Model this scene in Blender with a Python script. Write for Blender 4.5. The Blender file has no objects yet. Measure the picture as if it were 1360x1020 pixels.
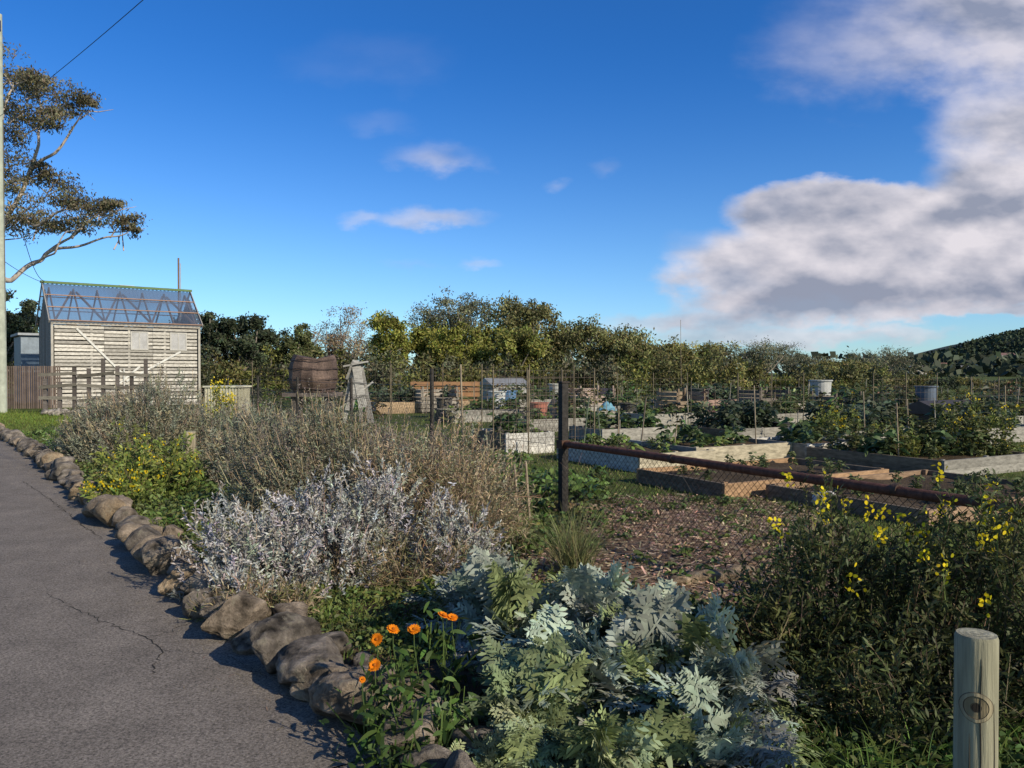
import bpy, math, numpy as np
from mathutils import Vector, noise as mnoise
R = np.random.default_rng(7)
scene = bpy.context.scene
F = 1047.0; EYE = 1.6
# survey helpers: bearing + distance -> world metres
def X(px, d): return (px-680.0)/F*d
def Z(py, d): return EYE+(495.0-py)/F*d
def GD(py): return EYE*F/(py-495.0)
def nrm(v):
    v = np.asarray(v, float); return v/np.maximum(np.linalg.norm(v, axis=-1, keepdims=True), 1e-9)
# ------------------------------------------------------------------ mesh builder
FLATMATS=set()
class MB:
    def __init__(s): s.v=[]; s.f=[]; s.m=[]; s.c=[]; s.n=0
    def add(s, v, f, mat=0, col=(1,1,1)):
        v=np.asarray(v,float).reshape(-1,3); f=np.asarray(f,int)
        if len(f)==0: return
        c=np.asarray(col,float)
        if c.ndim==1: c=np.tile(c,(len(v),1))
        s.v.append(v); s.f.append(f+s.n); s.m.append(np.full(len(f),mat)); s.c.append(c); s.n+=len(v)
    def build(s, name, mats, parent=None, smooth=None):
        me=bpy.data.meshes.new(name)
        V=np.concatenate(s.v); C=np.concatenate(s.c)
        lt=np.concatenate([np.full(len(f),f.shape[1]) for f in s.f])
        L=np.concatenate([f.ravel() for f in s.f]); M=np.concatenate(s.m)
        st=np.concatenate([[0],np.cumsum(lt)[:-1]])
        me.vertices.add(len(V)); me.vertices.foreach_set('co',V.ravel())
        me.loops.add(len(L)); me.loops.foreach_set('vertex_index',L.astype(np.int32))
        me.polygons.add(len(lt)); me.polygons.foreach_set('loop_start',st.astype(np.int32))
        me.polygons.foreach_set('material_index',M.astype(np.int32))
        if smooth is None: smooth = mats[0].name not in FLATMATS
        me.polygons.foreach_set('use_smooth',np.full(len(lt),bool(smooth)))
        a=me.color_attributes.new('Col','FLOAT_COLOR','POINT')
        a.data.foreach_set('color',np.hstack([C,np.ones((len(C),1))]).ravel())
        for m in mats: me.materials.append(m)
        me.update(calc_edges=True); me.validate()
        o=bpy.data.objects.new(name,me); scene.collection.objects.link(o)
        if parent: o.parent=parent
        return o
def empty(name):
    o=bpy.data.objects.new(name,None); scene.collection.objects.link(o); return o
def blades(mb,P,D,L,W,K=3,droop=0.3,mat=0,col=(1,1,1),prof='leaf',side=None,g=(0,0,-1)):
    P=np.atleast_2d(np.asarray(P,float)); n=len(P)
    D=nrm(np.broadcast_to(D,(n,3))); L=np.broadcast_to(L,(n,)).astype(float); W=np.broadcast_to(W,(n,)).astype(float)
    dr=np.broadcast_to(droop,(n,)).astype(float)
    if side is None: side=nrm(np.cross(D,R.normal(size=(n,3))))
    s=np.linspace(0,1,K+1)
    g=np.asarray(g,float)
    c=P[:,None]+D[:,None]*(s[None,:,None]*L[:,None,None])+g*( (s**2)[None,:,None]*(L*dr)[:,None,None])
    if prof=='leaf': w=np.sin(np.pi*np.clip(s*0.86+0.08,0,1))
    elif prof=='grass': w=1-s*0.92
    elif prof=='petal': w=np.clip(0.35+s*1.1,0,1)*(1-0.45*(s>0.95))
    elif prof=='strip': w=np.ones_like(s)
    off=side[:,None]*(w[None,:,None]*W[:,None,None]*0.5)
    V=np.stack([c-off,c+off],2).reshape(-1,3)
    b=(np.arange(n)*(K+1)*2)[:,None]+np.arange(K)[None]*2
    b=b.reshape(-1)
    Fc=np.stack([b,b+1,b+3,b+2],1)
    col=np.asarray(col,float)
    if col.ndim==2: col=np.repeat(col,(K+1)*2,axis=0)
    mb.add(V,Fc,mat,col)
def quads(mb,P,D,L,W,mat=0,col=(1,1,1),N=None):
    n=len(P); D=nrm(D)
    if N is None: N=R.normal(size=(n,3))
    S=nrm(np.cross(D,N)); L=np.broadcast_to(L,(n,))[:,None]; W=np.broadcast_to(W,(n,))[:,None]
    V=np.stack([P-D*L*.5,P+S*W*.5-D*L*.05,P+D*L*.5,P-S*W*.5-D*L*.05],1).reshape(-1,3)
    Fc=np.arange(n*4).reshape(n,4)
    col=np.asarray(col,float)
    if col.ndim==2: col=np.repeat(col,4,axis=0)
    mb.add(V,Fc,mat,col)
def vary(col,n,amt=0.25,hue=0.08):
    c=np.asarray(col,float)
    b=np.clip(1+R.normal(size=(n,1))*amt,0.35,2)
    return np.clip(c*b*(1+R.normal(size=(n,3))*hue),0.003,1)
def tube(mb,pts,rad,sides=8,mat=0,col=(1,1,1),cap=True):
    pts=np.asarray(pts,float); n=len(pts); rad=np.broadcast_to(rad,(n,))
    t=nrm(np.gradient(pts,axis=0))
    ref=np.array([0,0,1.]) if abs(t[0][2])<0.9 else np.array([1.,0,0])
    a=nrm(np.cross(t,ref)); b=np.cross(t,a)
    th=np.linspace(0,2*np.pi,sides,endpoint=False)
    V=pts[:,None]+(a[:,None]*np.cos(th)[None,:,None]+b[:,None]*np.sin(th)[None,:,None])*rad[:,None,None]
    V=V.reshape(-1,3); f=[]
    for i in range(n-1):
        for j in range(sides):
            k=(j+1)%sides; f.append([i*sides+j,i*sides+k,(i+1)*sides+k,(i+1)*sides+j])
    mb.add(V,f,mat,col)
    if cap:
        mb.add(V[-sides:],[list(range(sides))],mat,col); mb.add(V[:sides],[list(range(sides))[::-1]],mat,col)
def box(mb,o,a,b,u0,u1,v0,v1,z0,z1,mat=0,col=(1,1,1)):
    o=np.asarray(o,float); a=np.array([a[0],a[1],0.]); b=np.array([b[0],b[1],0.])
    if len(o)==2: o=np.array([o[0],o[1],0.])
    V=[o+a*u+b*v+np.array([0,0,z]) for z in (z0,z1) for v in (v0,v1) for u in (u0,u1)]
    f=[[0,2,3,1],[4,5,7,6],[0,1,5,4],[2,6,7,3],[0,4,6,2],[1,3,7,5]]
    mb.add(V,f,mat,col)
def beam(mb,p,q,w,t,mat=0,col=(1,1,1)):
    p=np.asarray(p,float); q=np.asarray(q,float); d=nrm(q-p)
    ref=np.array([0,0,1.]) if abs(d[2])<0.95 else np.array([0,1.,0])
    s=nrm(np.cross(d,ref)); u=np.cross(s,d)
    V=[e+s*i*w/2+u*j*t/2 for e in (p,q) for i,j in ((-1,-1),(1,-1),(1,1),(-1,1))]
    f=[[0,1,2,3],[7,6,5,4],[0,4,5,1],[1,5,6,2],[2,6,7,3],[3,7,4,0]]
    mb.add(V,f,mat,col)
# ------------------------------------------------------------------ materials
def newmat(name):
    m=bpy.data.materials.new(name); m.use_nodes=True; nt=m.node_tree
    return m,nt,nt.nodes['Principled BSDF'],nt.nodes['Material Output']
def attrmat(name,rough=0.7,scale=8.0,amt=0.3,bump=0.0,trans=0.0,metal=0.0,stretch=None,spec=0.3,detail=6,gain=1.0,bd=.02):
    m,nt,bs,out=newmat(name); N=nt.nodes; L=nt.links
    at=N.new('ShaderNodeAttribute'); at.attribute_name='Col'
    tc=N.new('ShaderNodeTexCoord'); mp=N.new('ShaderNodeMapping')
    if stretch: mp.inputs['Scale'].default_value=stretch
    no=N.new('ShaderNodeTexNoise'); no.inputs['Scale'].default_value=scale; no.inputs['Detail'].default_value=detail; no.inputs['Roughness'].default_value=.65
    L.new(tc.outputs['Object'],mp.inputs['Vector']); L.new(mp.outputs[0],no.inputs['Vector'])
    mr=N.new('ShaderNodeMapRange'); mr.inputs['From Min'].default_value=.3; mr.inputs['From Max'].default_value=.7
    mr.inputs['To Min'].default_value=(1-amt)*gain; mr.inputs['To Max'].default_value=(1+amt)*gain
    L.new(no.outputs['Fac'],mr.inputs['Value'])
    mu=N.new('ShaderNodeVectorMath'); mu.operation='SCALE'
    L.new(at.outputs['Color'],mu.inputs[0]); L.new(mr.outputs[0],mu.inputs['Scale'])
    L.new(mu.outputs[0],bs.inputs['Base Color'])
    bs.inputs['Roughness'].default_value=rough; bs.inputs['Metallic'].default_value=metal
    bs.inputs['Specular IOR Level'].default_value=spec
    if bump:
        b=N.new('ShaderNodeBump'); b.inputs['Strength'].default_value=bump; b.inputs['Distance'].default_value=bd
        L.new(no.outputs['Fac'],b.inputs['Height']); L.new(b.outputs[0],bs.inputs['Normal'])
    if trans:
        t=N.new('ShaderNodeBsdfTranslucent'); L.new(mu.outputs[0],t.inputs['Color'])
        mx=N.new('ShaderNodeMixShader'); mx.inputs[0].default_value=trans
        L.new(bs.outputs[0],mx.inputs[1]); L.new(t.outputs[0],mx.inputs[2]); L.new(mx.outputs[0],out.inputs['Surface'])
    return m
LEAF=attrmat('leaf',0.55,1.5,0.2,trans=0.25,spec=.25,gain=1.4,detail=0)
TLEAF=attrmat('tree_leaf',0.6,.6,0.25,trans=0.25,spec=.2,gain=1.9,detail=0)
FELT=attrmat('felted_leaf',0.85,12,0.15,trans=0.10,spec=.1,gain=1.15,detail=0)
PETAL=attrmat('petal',0.6,5,0.1,trans=0.35,spec=.1,detail=0)
BARK=attrmat('bark',0.85,3,0.35,bump=.4,stretch=(1,1,.3))
TWIG=attrmat('twig',0.9,10,0.3,gain=1.35,detail=0)
WOOD=attrmat('weathered_timber',0.9,7,0.42,bump=.25,stretch=(1,1,3.5),gain=1.15,bd=.006,spec=.1)
PAINT=attrmat('old_paint',0.6,4,0.2,bump=.15)
RUST=attrmat('rusted_steel',0.75,22,0.5,bump=.4,metal=.25)
WIRE=attrmat('wire',0.5,10,0.2,metal=.6,detail=0)
FLATMATS|={'weathered_timber','old_paint','rusted_steel','asphalt'}
# stone: two scales of mottling, lichen patches and bump
m,nt,bs,out=newmat('fieldstone'); N=nt.nodes; L=nt.links
tc=N.new('ShaderNodeTexCoord'); at=N.new('ShaderNodeAttribute'); at.attribute_name='Col'
def rn(s,d=8,r=.7):
    n=N.new('ShaderNodeTexNoise'); n.inputs['Scale'].default_value=s; n.inputs['Detail'].default_value=d; n.inputs['Roughness'].default_value=r; L.new(tc.outputs['Object'],n.inputs['Vector']); return n
a=rn(7); b=rn(45,6,.75); c=rn(14,6)
r1=N.new('ShaderNodeMapRange'); r1.inputs['From Min'].default_value=.3; r1.inputs['From Max'].default_value=.7; r1.inputs['To Min'].default_value=.5; r1.inputs['To Max'].default_value=1.5; L.new(a.outputs['Fac'],r1.inputs['Value'])
r2=N.new('ShaderNodeMapRange'); r2.inputs['From Min'].default_value=.3; r2.inputs['From Max'].default_value=.7; r2.inputs['To Min'].default_value=.65; r2.inputs['To Max'].default_value=1.45; L.new(b.outputs['Fac'],r2.inputs['Value'])
mm=N.new('ShaderNodeMath'); mm.operation='MULTIPLY'; L.new(r1.outputs[0],mm.inputs[0]); L.new(r2.outputs[0],mm.inputs[1])
vs=N.new('ShaderNodeVectorMath'); vs.operation='SCALE'; L.new(at.outputs['Color'],vs.inputs[0]); L.new(mm.outputs[0],vs.inputs['Scale'])
r3=N.new('ShaderNodeMapRange'); r3.inputs['From Min'].default_value=.56; r3.inputs['From Max'].default_value=.64; r3.inputs['To Max'].default_value=.6; L.new(c.outputs['Fac'],r3.inputs['Value'])
mx=N.new('ShaderNodeMix'); mx.data_type='RGBA'; L.new(r3.outputs[0],mx.inputs[0]); L.new(vs.outputs[0],mx.inputs[6]); mx.inputs[7].default_value=(.27,.25,.19,1)
L.new(mx.outputs[2],bs.inputs['Base Color']); bs.inputs['Roughness'].default_value=.95; bs.inputs['Specular IOR Level'].default_value=.15
ad=N.new('ShaderNodeMath'); ad.operation='ADD'; L.new(a.outputs['Fac'],ad.inputs[0]); L.new(b.outputs['Fac'],ad.inputs[1])
bp=N.new('ShaderNodeBump'); bp.inputs['Strength'].default_value=1; bp.inputs['Distance'].default_value=.035; L.new(ad.outputs[0],bp.inputs['Height']); L.new(bp.outputs[0],bs.inputs['Normal'])
ROCK=m
# ------------------------------------------------------------------ world
SUN_EL=math.radians(29); SUNXY=np.array([0.78,-0.62]); SUNXY=SUNXY/np.linalg.norm(SUNXY)
rot=math.atan2(SUNXY[0],SUNXY[1])
w=bpy.data.worlds.new('World'); scene.world=w; w.use_nodes=True
nt=w.node_tree; N=nt.nodes; Lk=nt.links; bg=N['Background']
sky=N.new('ShaderNodeTexSky'); sky.sky_type='NISHITA'; sky.sun_disc=False; sky.sun_elevation=SUN_EL; sky.sun_rotation=rot
sky.altitude=50; sky.air_density=1.0; sky.dust_density=0.2; sky.ozone_density=2.0
def M(op,a,b=None,c=None,clamp=False):
    n=N.new('ShaderNodeMath'); n.operation=op; n.use_clamp=clamp
    for i,x in enumerate((a,b,c)):
        if x is None: continue
        if isinstance(x,(int,float)): n.inputs[i].default_value=x
        else: Lk.new(x,n.inputs[i])
    return n.outputs[0]
def CX(x,y,z):
    n=N.new('ShaderNodeCombineXYZ')
    for i,v in enumerate((x,y,z)):
        if isinstance(v,(int,float)): n.inputs[i].default_value=v
        else: Lk.new(v,n.inputs[i])
    return n.outputs[0]
def NOI(vec,scale,detail=6,rough=.55):
    n=N.new('ShaderNodeTexNoise'); n.noise_dimensions='2D'; n.inputs['Scale'].default_value=scale; n.inputs['Detail'].default_value=detail; n.inputs['Roughness'].default_value=rough
    Lk.new(vec,n.inputs['Vector']); return n.outputs['Fac']
def SS(x,a,b,lo=0.,hi=1.):
    n=N.new('ShaderNodeMapRange'); n.interpolation_type='SMOOTHSTEP'
    n.inputs['From Min'].default_value=a; n.inputs['From Max'].default_value=b
    n.inputs['To Min'].default_value=lo; n.inputs['To Max'].default_value=hi
    Lk.new(x,n.inputs['Value']); return n.outputs[0]
def MIX(f,a,b,bt='MIX'):
    n=N.new('ShaderNodeMix'); n.data_type='RGBA'; n.blend_type=bt
    for i,v in ((0,f),(6,a),(7,b)):
        if isinstance(v,(int,float)): n.inputs[i].default_value=v
        elif isinstance(v,tuple): n.inputs[i].default_value=(*v,1)
        else: Lk.new(v,n.inputs[i])
    return n.outputs[2]
tc=N.new('ShaderNodeTexCoord'); sp=N.new('ShaderNodeSeparateXYZ'); Lk.new(tc.outputs['Generated'],sp.inputs[0])
yy=M('MAXIMUM',sp.outputs[1],0.08)
u=M('DIVIDE',sp.outputs[0],yy); v=M('DIVIDE',sp.outputs[2],yy)
front=SS(sp.outputs[1],0.1,0.3)
n1=NOI(CX(M('ADD',u,3.7),M('MULTIPLY',v,2.0),0.0),6.5,5,.5)
n1b=NOI(CX(M('ADD',u,3.7),M('MULTIPLY',M('ADD',v,0.026),2.0),0.0),6.5,5,.5)
n2=NOI(CX(M('ADD',u,9.3),M('MULTIPLY',v,1.9),3.3),20,4,.55)
uu=M('ADD',u,M('MULTIPLY',M('SUBTRACT',n1b,.5),.08)); vv=M('ADD',v,M('MULTIPLY',M('SUBTRACT',n2,.5),.03))
fn=M('ADD',M('MULTIPLY',M('SUBTRACT',n1,.5),1.5),M('MULTIPLY',M('SUBTRACT',n2,.5),.5))
def cloud(px,py,rx,ry,op,soft=.5,na=1.0):
    du=M('DIVIDE',M('SUBTRACT',uu,(px-680)/F),rx/F); dv=M('DIVIDE',M('SUBTRACT',vv,(495-py)/F),ry/F)
    r=M('SQRT',M('ADD',M('MULTIPLY',du,du),M('MULTIPLY',dv,dv)))
    f=M('ADD',M('SUBTRACT',1.0,r),M('MULTIPLY',fn,na))
    return M('MULTIPLY',SS(f,0.0,soft),op)
cl=[(577,212,86,30,.45,1.0,.7),(580,291,92,18,.55,.9,.55),(482,291,28,15,.33,.9,.5),(632,350,34,12,.28,.9,.5),(545,352,60,9,.12,1,.6),
    (490,165,80,22,.08,1,.8),(500,90,150,50,.05,1,.8),(730,248,26,12,.18,1,.5),(800,222,35,16,.12,1,.5),
    (1130,290,200,56,.96,.24,.25),(1260,330,340,92,.98,.30,.25),(1050,355,190,64,.93,.35,.4),(950,335,90,42,.6,.8,.5),(1370,290,220,110,.97,.4,.3),(1090,405,200,34,.92,.5,.45),(1290,385,210,26,.8,.5,.5),
    (1345,30,260,150,.88,.8,.35),(1150,70,180,95,.38,1,.5),(1390,175,200,75,.95,.7,.35),
    (870,428,90,14,.55,.8,.5),(1040,448,220,18,.7,.8,.5),(1310,411,180,12,.85,.6,.4),(990,428,130,16,.7,.7,.5),(1180,440,120,8,.5,.9,.5)]
keep=None
for c in cl:
    d=M('SUBTRACT',1.0,cloud(*c)); keep=d if keep is None else M('MULTIPLY',keep,d)
dens=M('MULTIPLY',M('SUBTRACT',1.0,keep),front)
lit=M('ADD',M('MULTIPLY',M('SUBTRACT',n1,n1b),2.6),M('MULTIPLY',M('SUBTRACT',n2,.5),.4))
topf=SS(v,.07,.24)
lit=M('ADD',lit,M('ADD',M('MULTIPLY',topf,.30),.30))
lit=M('ADD',lit,M('MULTIPLY',M('SUBTRACT',1.0,dens),.35),clamp=True)
STR=0.1
mixc=MIX(lit,(.30/STR,.33/STR,.43/STR),(.78/STR,.74/STR,.79/STR))
away=SS(sp.outputs[1],-.7,.35)
elf=SS(sp.outputs[2],0.0,.40)
tnt=MIX(elf,(.76,1.14,1.60),(.21,.74,1.45))
tnt=MIX(away,(.85,.95,1.05),tnt)
sk=MIX(1.0,sky.outputs[0],tnt,'MULTIPLY')
fin=MIX(dens,sk,mixc)
Lk.new(fin,bg.inputs['Color']); bg.inputs['Strength'].default_value=STR
sd=bpy.data.lights.new('sun','SUN'); sd.energy=5.0; sd.angle=math.radians(.5); sd.color=(1,.88,.69)
so=bpy.data.objects.new('sun',sd); scene.collection.objects.link(so)
sv=Vector((SUNXY[0]*math.cos(SUN_EL),SUNXY[1]*math.cos(SUN_EL),math.sin(SUN_EL)))
so.rotation_euler=sv.to_track_quat('Z','Y').to_euler(); so.location=(0,0,30)
# ------------------------------------------------------------------ camera
cd=bpy.data.cameras.new('camera'); cam=bpy.data.objects.new('camera',cd); scene.collection.objects.link(cam)
cd.sensor_width=36; cd.lens=36*F/1360; cd.clip_start=.05; cd.clip_end=6000
cam.location=(0,0,EYE); cam.rotation_euler=(math.radians(90-.82),0,0); scene.camera=cam
scene.view_settings.view_transform='Standard'; scene.view_settings.look='None'; scene.view_settings.exposure=0
# ------------------------------------------------------------------ ground
def groundmat(name,c1,c2,c3,s1,s2,bump=.5,rough=.95):
    m,nt,bs,out=newmat(name); N=nt.nodes; L=nt.links
    tc=N.new('ShaderNodeTexCoord')
    a=N.new('ShaderNodeTexNoise'); a.inputs['Scale'].default_value=s1; a.inputs['Detail'].default_value=8
    b=N.new('ShaderNodeTexNoise'); b.inputs['Scale'].default_value=s2; b.inputs['Detail'].default_value=8; b.inputs['Roughness'].default_value=.7
    L.new(tc.outputs['Object'],a.inputs['Vector']); L.new(tc.outputs['Object'],b.inputs['Vector'])
    r=N.new('ShaderNodeValToRGB'); r.color_ramp.elements[0].position=.42; r.color_ramp.elements[1].position=.6
    r.color_ramp.elements[0].color=(*c1,1); r.color_ramp.elements[1].color=(*c2,1); L.new(a.outputs['Fac'],r.inputs[0])
    mr=N.new('ShaderNodeMapRange'); mr.inputs['From Min'].default_value=.5; mr.inputs['From Max'].default_value=.68; L.new(b.outputs['Fac'],mr.inputs['Value'])
    mx=N.new('ShaderNodeMix'); mx.data_type='RGBA'; L.new(mr.outputs[0],mx.inputs[0]); L.new(r.outputs[0],mx.inputs[6]); mx.inputs[7].default_value=(*c3,1)
    L.new(mx.outputs[2],bs.inputs['Base Color']); bs.inputs['Roughness'].default_value=rough; bs.inputs['Specular IOR Level'].default_value=.1
    bp=N.new('ShaderNodeBump'); bp.inputs['Strength'].default_value=bump; bp.inputs['Distance'].default_value=.03; L.new(b.outputs['Fac'],bp.inputs['Height']); L.new(bp.outputs[0],bs.inputs['Normal'])
    return m
G_GRASS=groundmat('grass_ground',(.055,.08,.018),(.085,.115,.028),(.11,.09,.05),.6,9)
G_SOIL=groundmat('soil',(.18,.12,.085),(.27,.185,.13),(.09,.062,.043),2.2,16,bump=1)
G_BED=groundmat('garden_soil',(.08,.058,.036),(.12,.088,.057),(.045,.034,.023),2.2,25,bump=1)
def sheet(name,pts,z,mat):
    mb=MB(); mb.add([(p[0],p[1],z) for p in pts],[list(range(len(pts)))]); return mb.build(name,[mat])
sheet('ground',[(-3000,-3000),(3000,-3000),(3000,3000),(-3000,3000)],0,G_GRASS)
# asphalt path
m,nt,bs,out=newmat('asphalt'); N=nt.nodes; L=nt.links
tc=N.new('ShaderNodeTexCoord')
def tn(s,d=6,r=.6):
    n=N.new('ShaderNodeTexNoise'); n.inputs['Scale'].default_value=s; n.inputs['Detail'].default_value=d; n.inputs['Roughness'].default_value=r; L.new(tc.outputs['Object'],n.inputs['Vector']); return n
fine=tn(75,4,.85); mid=tn(2.2,8,.7)
r1=N.new('ShaderNodeValToRGB'); e=r1.color_ramp.elements; e[0].position=.35; e[0].color=(.06,.053,.046,1); e[1].position=.68; e[1].color=(.36,.315,.27,1); L.new(fine.outputs['Fac'],r1.inputs[0])
r2=N.new('ShaderNodeMapRange'); r2.inputs['From Min'].default_value=.3; r2.inputs['From Max'].default_value=.7; r2.inputs['To Min'].default_value=.74; r2.inputs['To Max'].default_value=1.18; L.new(mid.outputs['Fac'],r2.inputs['Value'])
vs=N.new('ShaderNodeVectorMath'); vs.operation='SCALE'; L.new(r1.outputs[0],vs.inputs[0]); L.new(r2.outputs[0],vs.inputs['Scale'])
L.new(vs.outputs[0],bs.inputs['Base Color']); bs.inputs['Roughness'].default_value=.92; bs.inputs['Specular IOR Level'].default_value=.2
bp=N.new('ShaderNodeBump'); bp.inputs['Strength'].default_value=.9; bp.inputs['Distance'].default_value=.008; L.new(fine.outputs['Fac'],bp.inputs['Height']); L.new(bp.outputs[0],bs.inputs['Normal'])
ASPH=m
EDGE=np.array([(1.2,-.6),(.15,1.6),(-.22,2.65),(-.58,3.25),(-1.15,4.0),(-1.82,4.85),(-3.08,6.6),(-4.5,8.6),(-6.1,10.8),(-9.3,15.2),(-12.9,19.8),(-20,28),(-34,44)])
def edge_x(y): return np.interp(y,EDGE[:,1],EDGE[:,0])
edir=nrm(np.gradient(EDGE,axis=0)); left=np.stack([-edir[:,1],edir[:,0]],1)
inner=EDGE+left*(-.06); outer=EDGE+left*5.5
pv=np.concatenate([inner,outer]); n=len(EDGE)
mb=MB(); mb.add(np.hstack([pv,np.full((2*n,1),.004)]),[[i,i+1,n+i+1,n+i] for i in range(n-1)][::1])
def crack(pts,w):
    p=[np.array(pts[0],float)]
    for a_,b_ in zip(pts[:-1],pts[1:]):
        a_=np.array(a_,float); b_=np.array(b_,float); k=max(3,int(np.linalg.norm(b_-a_)/.035))
        for i in range(1,k+1): p.append(a_+(b_-a_)*i/k+(R.normal(size=2)*.014 if i<k else 0))
    p=np.array(p); t=nrm(np.gradient(p,axis=0)); sd2=np.stack([-t[:,1],t[:,0]],1); ww=w*R.uniform(.3,1.3,len(p))[:,None]
    V=np.concatenate([p-sd2*ww,p+sd2*ww]); n=len(p)
    mb.add(np.hstack([V,np.full((2*n,1),.0065)]),[[i,i+1,n+i+1,n+i] for i in range(n-1)],1,(.03,.027,.022))
def gp(px,py): d=GD(py); return (X(px,d),d)
crack([gp(100,812),gp(150,832),gp(190,848),gp(212,866),gp(203,892),gp(196,900)],.0035)
crack([gp(190,848),gp(228,842),gp(262,822)],.0025)
crack([gp(212,866),gp(300,872),gp(352,905)],.0015)
crack([gp(30,640),gp(70,668),gp(110,700),gp(135,716)],.005)
crack([gp(-60,760),gp(40,745),gp(120,752)],.0025)
crack([gp(100,812),gp(60,790),gp(10,796),gp(-60,800)],.0025)
o=mb.build('asphalt_path',[ASPH,attrmat('crack_dirt',.95,30,.5)])
me=o.data
if me.polygons[0].normal.z<0: me.flip_normals()
# leaf litter and grit against the stone edging
mb=MB(); n=900; y=R.uniform(2.8,16,n); x=edge_x(y)-np.abs(R.normal(size=n))*.22-.02
P=np.stack([x,y,np.full(n,.010)],1); D=R.normal(size=(n,3))*np.array([1,1,.1]); blades(mb,P,D,R.uniform(.01,.04,n),R.uniform(.006,.014,n),1,0,0,vary((.16,.12,.07),n,.4,.1),'leaf',side=nrm(np.cross(D,R.normal(size=(n,3))*.2+np.array([0,0,1])))); mb.build('leaf_litter',[TWIG])
sheet('soil_patch',[(X(700,9.8),9.9),(X(1000,10.0),10.3),(X(1120,8.2),8.2),(X(1150,5.0),5.0),(X(960,4.9),4.9),(X(700,5.6),5.6),(X(660,7.6),7.6)],.008,G_SOIL)
strip=[(EDGE[i][0]+.1,EDGE[i][1]+.05) for i in range(2,10)]+[(-6.5,15.5),(-3.5,12.5),(-1.0,9.4),(.3,6.5),(2.0,3.9),(2.6,2.4),(.8,1.6)]
sheet('flower_border_soil',strip,.004,G_BED)
# ------------------------------------------------------------------ rocks
def ico(sub):
    import bmesh
    bm=bmesh.new(); bmesh.ops.create_icosphere(bm,subdivisions=sub,radius=1)
    V=np.array([v.co[:] for v in bm.verts]); Fc=np.array([[v.index for v in f.verts] for f in bm.faces]); bm.free(); return V,Fc
IV,IF=ico(5); IV3,IF3=ico(3)
def rock(mb,x,y,sx,sy,sz,ang,col,hi=True,sink=.35):
    V0,F0=(IV,IF) if hi else (IV3,IF3)
    V=V0.copy(); seed=R.random(3)*50
    for k in range(13):
        nn=nrm(R.normal(size=3)); dd=.55+R.random()*.25
        t=V@nn; V=V-np.outer(np.maximum(t-dd,0),nn)*.97
    dis=np.array([mnoise.fractal(Vector(tuple(p*2.0+seed)),.8,2.1,6) for p in V])
    V=V*(1+dis[:,None]*.10)
    V=V*np.array([sx,sy,sz])*1.12; c,s=math.cos(ang),math.sin(ang)
    V=np.stack([V[:,0]*c-V[:,1]*s+x,V[:,0]*s+V[:,1]*c+y,V[:,2]+sz*(1-sink)],1)
    tone=1+dis*1.0
    mb.add(V,F0,0,np.clip(np.outer(tone,col),.01,1))
mb=MB(); cum=np.concatenate([[0],np.cumsum(np.linalg.norm(np.diff(EDGE,axis=0),axis=1))])
s=2.2
while s<30:
    x=np.interp(s,cum,EDGE[:,0]); y=np.interp(s,cum,EDGE[:,1]); d=math.hypot(x,y)
    r=R.uniform(.12,.20)
    base=[(.24,.195,.15),(.22,.185,.15),(.32,.245,.165),(.19,.165,.14),(.16,.14,.12)][R.integers(5)]
    rock(mb,x+R.uniform(-.05,.07)+.07,y+R.uniform(-.05,.05)+.05,r*R.uniform(1,1.45),r*R.uniform(.75,1.05),r*R.uniform(.65,.95),R.uniform(0,3.1),base,d<7)
    if d<9 and R.random()<.5:
        q=R.uniform(.07,.13); rock(mb,x+.28+R.uniform(-.05,.1),y+.2,q*1.3,q,q*.8,R.uniform(0,3),base,False)
    s+=r*R.uniform(1.7,2.1)
mb.build('stone_edging',[ROCK],smooth=True)
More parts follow.
